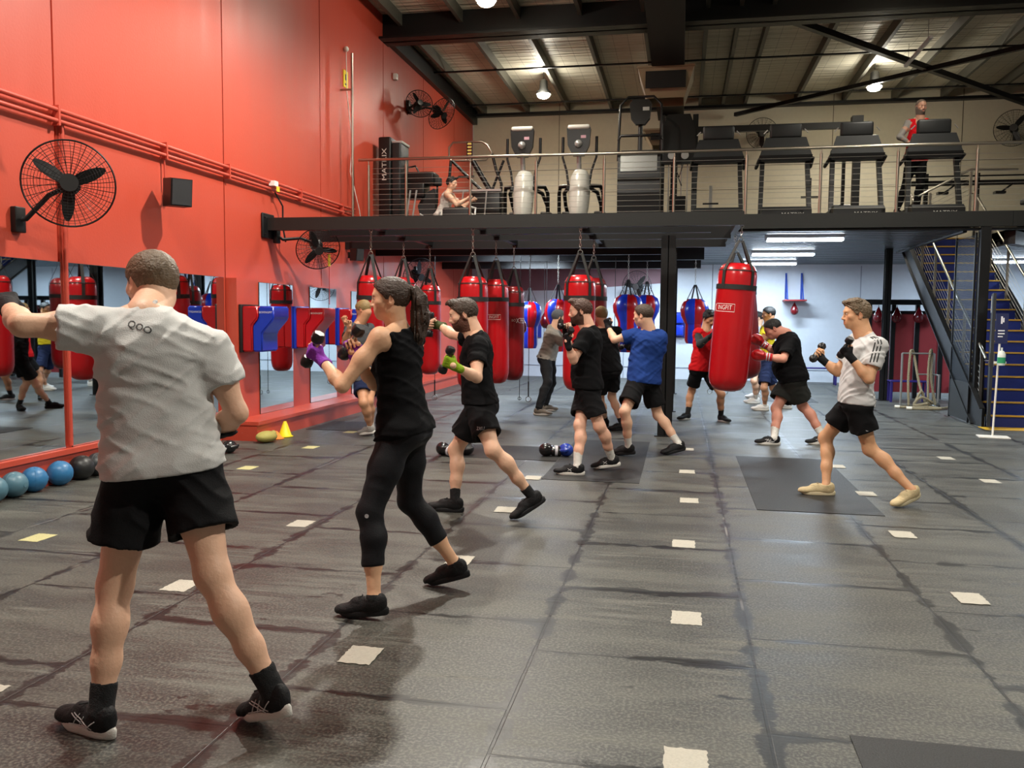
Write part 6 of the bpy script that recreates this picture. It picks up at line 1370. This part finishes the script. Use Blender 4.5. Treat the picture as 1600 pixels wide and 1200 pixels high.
'tread': dict(S=1.78, pel=(3.996, 16.6, 4.448), neck=(3.999, 16.464, 5.081), head=(3.99, 16.421, 5.278), fwd=(0.342, -0.94, 0.0), sfwd=(0.342, -0.94, 0.0), hf=(0.238, -0.952, -0.19), hipL=(4.081, 16.631, 4.418), kneeL=(4.087, 16.639, 3.965), ankL=(4.047, 16.696, 3.505), heelL=(4.031, 16.758, 3.42), toeL=(4.1, 16.5, 3.42), shL=(4.181, 16.43, 4.991), elL=(4.295, 16.439, 4.793), wrL=(4.186, 16.483, 4.707), haL=(4.149, 16.496, 4.689), hipR=(3.912, 16.569, 4.418), kneeR=(3.879, 16.76, 4.0), ankR=(3.779, 16.902, 3.562), heelR=(3.742, 16.981, 3.5), toeR=(3.85, 16.75, 3.42), shR=(3.825, 16.51, 5.02), elR=(3.671, 16.441, 4.78), wrR=(3.808, 16.427, 4.685), haR=(3.869, 16.416, 4.67)),
}
bsh = ('shoe_black', '#17171a'); SM = lambda n, c, r=.6: mat(n, c, r, 0, .25, 150, spec=.25)
blackshoe = (SM('shoe_black', '#19191b'), SM('sole_white', '#d9d6cf')); blackblack = (SM('shoe_black', '#19191b'), SM('sole_black', '#202022')); creamshoe = (SM('shoe_cream', '#c9b78f'), SM('sole_cream', '#d8cba8')); greyshoe = (SM('shoe_grey', '#8a8782'), SM('sole_white', '#d9d6cf')); whiteshoe = (SM('shoe_white', '#e2e0dc'), SM('sole_white', '#d9d6cf'))
blackS = dict(type='shorts', m=('black_shorts', '#151517', None), len=.55)
def SH(**k): d = dict(blackS); d.update(k); return d
N3 = lambda v: nrm(A_(v, float))
def hold(lab, g, tw=(0, 0, 0), L_=.17, r=.036, flip=0):
    grip, lat, d, pl = g; return dumbbell(lab, grip, lat+A_(tw), L_, r)
# --- foreground man seen from behind
t, g, sho, pan, body = person('man seen from behind in a light grey t-shirt and black shorts, nearest the camera', POSES['m1'], .0075, .0045, 1.03, leg=1.07, skin=('skin_fair', '#e2b496'), hair=('hair_greybrown', '#66533e'), hstyle='short', hair_grow=.007,
    shirt=dict(type='tee', m=('grey_tee', '#cfcfcd', None), grow=.022, hem=-.08, wrinkle=.013, fold=-.75, sleeve=.55, drop=.012), shorts=SH(len=.62, grow=.022), sock=('sock_black', '#151517', .11), shoes=blackshoe, shoe_logo='stripes',
    gloves={'L': dict(m=('glove_black_cloth', '#17171a', None), part='stub', cuff=.1)}, hands={'L': dict(palm=(0, .2, -1)), 'R': dict(palm=(0, 1, 0))})
mb = MB(); q = POSES['m1']; nb = A_(q['neck']); 
project_text(sho, mb, 'QOO', .035, nb+A_([.045, -.05, -.045]), (1, 0, -.35), (0.1, 0, 1), (0, 1, 0)); fin('neck_print', mb, mat('print_dark', '#3b3b3d', .7), sho, 'small dark printed mark below the collar')
# --- woman
t, g, sho, pan, body = person('woman with a brown ponytail in a black tank top and black leggings', POSES['w'], .0075, .0042, .98, fem=True, skin=('skin_tan', '#dfae8a'), hair=('hair_darkbrown', '#38261a'), hstyle='pulled', hair_grow=.011, bust=1, arm=.9, leg=1.02,
    shirt=dict(type='tank', m=('black_tank', '#0f0f11', None), grow=.018, hem=-.13, wrinkle=.010, fold=.5, drop=.012, hemtilt=-.25), shorts=dict(type='leggings', m=('black_leggings', '#1b1b1e', None), len=.62, grow=.007, wrinkle=.003, rough=.6),
    sock=('sock_black', '#151517', .02), shoes=blackblack, hands={'L': dict(palm=(.3, .9, .1), curl=(60, 70, 40)), 'R': dict(palm=(.4, -.7, 0))}, gloves={'L': dict(m=('glove_purple', '#8a3cae', 'purple half-finger glove'), part='stub', cuff=.05), 'R': dict(m=('glove_purple', '#8a3cae', 'purple half-finger glove'), part='stub', cuff=.04)}, eye=('iris_brown', '#2a1a12'))
hold('black dumbbell in the near purple-gloved hand of the woman', g['L'], (0, 0, .4)); hold('black dumbbell in the far hand of the woman in the tank top', g['R'], (-.5, -.6, .2))
mb = MB(); k = A_(POSES['w']['kneeL']); project_text(pan, mb, ([(.011*math.cos(a*PI/6), .011*math.sin(a*PI/6)) for a in range(12)], [tuple(range(12))]), 1, k+A_([0.01, 0, -.005]), (1, 0, 0), (0, 0, 1), (0, 1, 0)); fin('leggings_logo', mb, mat('logo_silver', '#a9a9ac', .4), pan, 'small round silver logo')
# --- man with green gloves
t, g, sho, pan, body = person('bearded man with green gloves and dumbbells in a black t-shirt and black shorts', POSES['g2'], .009, .005, 1.02, skin=('skin_fair', '#e2b496'), hair=('hair_brown', '#3a2a1c'), hstyle='quiff', beard=('beard_ginger', '#5b3320'),
    shirt=dict(type='tee', m=('black_tee', '#101012', None), grow=.016, hem=.0, wrinkle=.009, sleeve=.6, drop=.006), shorts=SH(len=.66, grow=.02), sock=('sock_black', '#151517', .10), shoes=blackblack,
    hands={'L': dict(palm=(.2, .9, .1)), 'R': dict(palm=(0, -1, 0))}, gloves={'L': dict(m=('glove_green', '#7e9c1f', 'green glove'), part='stub', cuff=.05), 'R': dict(m=('glove_olive', '#39401c', 'dark olive glove'), part='palm', cuff=.09)})
hold('black dumbbell in the near green glove', g['L'], (0, 0, .3)); hold('black dumbbell in the punching far hand of the man with green gloves', g['R'], (0, 0, .3))
mb = MB(); hp = A_(POSES['g2']['hipL'])*.45+A_(POSES['g2']['kneeL'])*.55; project_text(pan, mb, '2XU', .035, hp+A_([-.02, 0, .03]), (1, 0, .05), (0, 0, 1), (0, 1, 0)); fin('shorts_logo', mb, mat('logo_silver', '#a9a9ac', .4), pan)
# --- bent man in dark grey behind the woman
person('man in a dark grey t-shirt bent over by the mirrors, mostly behind the woman', POSES['grey'], .011, .007, 1.03, skin=('skin_olive', '#bd8a68'), hair=('hair_blond', '#8a7348'), shirt=dict(type='tee', m=('darkgrey_tee', '#4a4b4d', None), hem=-.05), shorts=SH(m=('navy_shorts', '#1a2340', None), len=.6), sock=('sock_white', '#d9d6cf', .05), shoes=greyshoe)
# --- bearded man centre
t, g, sho, pan, body = person('bearded man in a black t-shirt holding a dumbbell before his face, white socks', POSES['dr'], .010, .0052, 1.06, skin=('skin_pink', '#e4b196'), hair=('hair_auburn', '#45291a'), hstyle='quiff', beard=('beard_auburn', '#4a2a1b'), belly=.08,
    shirt=dict(type='tee', m=('black_tee', '#101012', None), hem=-.08, sleeve=.66, grow=.02, wrinkle=.008), shorts=SH(len=.75, grow=.022), sock=('sock_white', '#d9d6cf', .15), shoes=blackshoe, shoe_logo='mark', hands={'L': dict(palm=(.9, .4, 0)), 'R': dict(palm=(.5, -.8, 0))},
    gloves={L_: dict(m=('glove_black_cloth', '#17171a', None), part='stub', cuff=.07) for L_ in 'LR'})
hold('black dumbbell held before the face of the bearded man with white socks', g['R'], (0, .2, .2)); hold('black dumbbell in the near hand of the bearded man with white socks', g['L'], (0, 0, .6))
# --- blond man behind
person('short-haired blond man in black behind the bearded man with white socks', POSES['blond'], .011, .007, .97, skin=('skin_fair', '#e2b496'), hair=('hair_blond', '#8a7348'), shirt=dict(type='tee', m=('black_tee', '#101012', None), hem=-.08), shorts=SH(len=.7), sock=('sock_black', '#151517', .1), shoes=blackblack, gloves={'R': dict(m=('glove_black_cloth', '#17171a', None), part='stub', cuff=.07)})
# --- man in blue
t, g, sho, pan, body = person('man in a royal blue t-shirt and black shorts punching left in front of the column', POSES['blue'], .0095, .0052, 1.04, skin=('skin_fair', '#e2b496'), hair=('hair_brown', '#33251a'), hstyle='short',
    shirt=dict(type='tee', m=('blue_tee', '#213c7c', None), hem=-.1, sleeve=.58, wrinkle=.010, fold=-.8, grow=.022), shorts=SH(len=.72, grow=.026), sock=('sock_white', '#d9d6cf', .12), shoes=blackblack, hands={'L': dict(palm=(.6, .6, -.2)), 'R': dict(palm=(.3, .9, 0))}, gloves={L_: dict(m=('glove_black_cloth', '#17171a', None), part='stub', cuff=.06) for L_ in 'LR'})
hold('black dumbbell in the low hand of the man in the royal blue t-shirt', g['R'], (0, 0, .5))
# --- red singlet
t, g, sho, pan, body = person('dark-haired man in a red singlet over black sleeves facing the big red bag', POSES['red'], .011, .006, .97, skin=('skin_olive', '#bd8a68'), hair=('hair_black', '#15100d'), hstyle='tousled', hair_grow=.013,
    shirt=dict(type='tee', m=('red_singlet', '#c31a20', None), hem=-.1, sleeve=.25), shorts=SH(len=.72), sock=('sock_black', '#151517', .12), shoes=blackshoe, gloves={L_: dict(m=('glove_black_cloth', '#17171a', None), part='stub', cuff=.06) for L_ in 'LR'})
q = POSES['red']
for L_ in 'LR':
    F_ = Field(A_(q['el'+L_])-.4, A_(q['el'+L_])+.4, .011); sh, el, wr = (A_(q[k+L_]) for k in ('sh', 'el', 'wr')); F_.chain([sh+(el-sh)*.02, el, el+(wr-el)*.75], [.07, .052, .04], .03); F_.warp(.006, (12, 12, 30))
    fmesh('undershirt_sleeve', [F_], mat('dark_sleeve', '#26292a', .7), t, A_(t.location), label='dark long undershirt sleeve')
# --- big man
t, g, sho, pan, body = person('heavily built man in a black t-shirt and red boxing gloves hitting the big bag', POSES['big'], .010, .0055, 1.22, skin=('skin_ruddy', '#d89680'), hair=('hair_black', '#1c1512'), hstyle='short', hair_grow=.005, belly=.22, leg=1.12, arm=1.12, headw=1.12,
    shirt=dict(type='tee', m=('black_tee', '#101012', None), hem=-.12, sleeve=.8, grow=.026, wrinkle=.008), shorts=SH(m=('charcoal_shorts', '#2e2f2d', None), len=.72, grow=.026), sock=('sock_white', '#d9d6cf', .15), shoes=blackshoe, shoe_logo='stripes', hands={'L': 'mitt', 'R': 'mitt'})
q = POSES['big']
for L_ in 'LR':
    el, wr, ha = (A_(q[k+L_]) for k in ('el', 'wr', 'ha')); d = N3(wr-el); c = wr+d*.08; F_ = Field(c-.2, c+.2, .006)
    F_.ell(c+A_([0, 0, .005]), (.09, .07, .075), None, .03); F_.cone(wr-d*.09, wr+d*.02, .05, .045, .03, capa=-d); F_.cone(wr+d*.03+A_([0, -.05, .02]), wr+d*.11+A_([0, -.06, .03]), .028, .024, .01)
    gl = fmesh('boxing_glove_worn', [F_], mat('glove_red', '#b5161b', .3, coat=.3), t, A_(t.location), label='red boxing glove')
    fin('glove_band', MB().lathe([(.052, 0), (.054, .012)], tuple(wr-d*.06-A_(t.location)), 20, tuple(d)).lathe([(.052, 0), (.054, .012)], tuple(wr-d*.03-A_(t.location)), 20, tuple(d)), mat('strap_white', '#b9b9bf', .5), gl)
# --- two at the back
t, g, sho, pan, body = person('dark-haired man in a yellow and navy top and dark shorts behind the big man', POSES['vest'], .012, .007, .98, skin=('skin_olive', '#bd8a68'), hair=('hair_black', '#15100d'), shirt=dict(type='tee', m=('yellow_top', '#cdb92a', None), hem=.1, sleeve=.4), shorts=SH(m=('navy_shorts', '#1a2340', None), len=.85), sock=('sock_white', '#d9d6cf', .05), shoes=whiteshoe, shoe_logo='swoosh')
person('man in a pale grey t-shirt and white shoes, farthest back behind the big red bag', POSES['white'], .012, .007, .98, skin=('skin_fair', '#e2b496'), hair=('hair_black', '#15100d'), shirt=dict(type='tee', m=('pale_tee', '#a9b2bd', None), hem=-.1), shorts=SH(len=.7), sock=('sock_white', '#d9d6cf', .12), shoes=whiteshoe)
# --- man in striped tee
t, g, sho, pan, body = person('man with swept back hair in a grey t-shirt with three shoulder stripes, at the right', POSES['right'], .0085, .0045, 1.0, skin=('skin_bronze', '#d6a37b'), hair=('hair_ashblond', '#6d5b45'), hstyle='tousled', hair_grow=.010, arm=1.05,
    shirt=dict(type='tee', m=('heather_tee', '#c6c6c6', None), hem=-.07, sleeve=.66, wrinkle=.012, fold=.7, grow=.018), shorts=SH(len=.6, grow=.022), sock=('sock_tan', '#b89a70', .0), shoes=creamshoe, shoe_logo='cream', hands={'L': dict(palm=(.9, .5, 0)), 'R': dict(palm=(.6, -.6, 0))},
    gloves={L_: dict(m=('glove_black_cloth', '#17171a', 'black wrist wrap glove'), part='palm' if L_ == 'R' else 'stub', cuff=.07) for L_ in 'LR'})
hold('black dumbbell in the far hand of the man in the striped grey t-shirt', g['R'], (0, 0, .25)); hold('black dumbbell at the chest of the man in the striped grey t-shirt', g['L'], (0, 0, .6))
q = POSES['right']; nb, sh, el = A_(q['neck']), A_(q['shL']), A_(q['elL']); mb = MB()
for k in (-1, 0, 1):
    o = A_([k*.026, 0, 0]); pts = [nb*(1-u)+sh*u+A_([0, 0, .0])+o*u for u in (.45, .6, .75, .9)]+[sh+(el-sh)*u+o for u in (.05, .15, .25, .35, .45, .55, .62)]
    project(sho, mb, pts, (0.1, 1, -.55) , .011)
fin('shoulder_stripes', mb, mat('stripe_dark', '#232326', .7), sho, 'three dark stripes')
mb = MB(); hp = A_(q['hipL'])*.45+A_(q['kneeL'])*.55; sw = ([(-.03, .0), (-.022, -.01), (-.01, -.011), (.04, .012), (-.01, -.004), (-.02, -.003)], [(0, 1, 2, 3, 4, 5)]); project_text(pan, mb, sw, 1, hp+A_([.02, 0, -.0]), (1, 0, 0), (0, 0, 1), (0, 1, 0)); fin('shorts_logo', mb, mat('logo_silver', '#a9a9ac', .4), pan)
# --- hooded man
person('man in a grey hooded jacket, beanie and black track pants by the back bags', POSES['hood'], .011, .007, .98, skin=('skin_fair', '#e2b496'), hair=None, cap=('beanie_grey', '#55575a'), beard=('beard_brown', '#33251a'), shirt=dict(type='hoodie', m=('hoodie_grey', '#8b847b', None), hem=-.06, grow=.026, wrinkle=.012),
    shorts=dict(type='trousers', m=('black_track_pants', '#18181a', None), len=.95, grow=.016, wrinkle=.01), sock=('sock_black', '#151517', .05), shoes=(SM('shoe_brown', '#6d645a'), SM('sole_white', '#d9d6cf')))
# --- treadmill man
t, g, sho, pan, body = person('bald bearded man in a red singlet running on a treadmill on the upper deck', POSES['tread'], .012, .007, 1.04, skin=('skin_shade', '#b98c74'), hair=('hair_stubble', '#7a6a5c'), hair_grow=.0015, hstyle='recede', beard=('beard_grey', '#6e6359'), shirt=dict(type='singlet', m=('red_singlet_bright', '#c9161f', None), hem=-.1, grow=.014), shorts=dict(type='leggings', m=('black_tights', '#131315', None), len=.9, grow=.006), sock=('sock_black', '#151517', .05), shoes=blackshoe)
q = POSES['tread']
for L_ in 'LR':
    sh, el, wr = (A_(q[k+L_]) for k in ('sh', 'el', 'wr')); F_ = Field(el-.4, el+.4, .011); F_.ell(sh, (.068, .068, .07), None, .03); F_.chain([sh, el, el+(wr-el)*.7], [.064, .05, .04], .03); F_.warp(.006, (12, 12, 30)); fmesh('undershirt_sleeve', [F_], mat('grey_sleeve', '#8f8b86', .8), t, A_(t.location), label='light grey undershirt sleeve')

# --- woman seated at the machines upstairs
PW = dict(S=1.66, pel=(-4.5, 15.62, 3.5), neck=(-4.36, 15.6, 3.93), head=(-4.3, 15.59, 4.09), fwd=(1., 0., 0.), sfwd=(1., 0., 0.), hf=(1., -.1, -.1), hipL=(-4.48, 15.71, 3.48), hipR=(-4.48, 15.53, 3.48), kneeL=(-4.12, 15.75, 3.62), kneeR=(-4.12, 15.5, 3.62), ankL=(-3.82, 15.75, 3.33), ankR=(-3.82, 15.5, 3.33),
    heelL=(-3.84, 15.75, 3.24), heelR=(-3.84, 15.5, 3.24), toeL=(-3.6, 15.77, 3.24), toeR=(-3.6, 15.48, 3.24), shL=(-4.34, 15.76, 3.88), shR=(-4.34, 15.43, 3.88), elL=(-4.16, 15.8, 3.68), elR=(-4.16, 15.4, 3.68), wrL=(-3.96, 15.76, 3.8), wrR=(-3.96, 15.44, 3.8), haL=(-3.9, 15.75, 3.84), haR=(-3.9, 15.45, 3.84))
PW = {k: ((v[0]+.14, v[1]-.12, v[2]-(.1 if v[2] > 3.45 else 0)) if isinstance(v, tuple) and k not in ('fwd', 'sfwd', 'hf') else v) for k, v in PW.items()}
person('dark-haired woman in a white top sitting low between the machines upstairs', PW, .012, .007, .95, fem=True, skin=('skin_fair', '#e2b496'), hair=('hair_black', '#15100d'), hstyle='tousled', shirt=dict(type='tank', m=('white_tank', '#cfcac2', None), hem=-.05), shorts=dict(type='leggings', m=('black_tights', '#131315', None), len=.9, grow=.007), shoes=blackshoe)
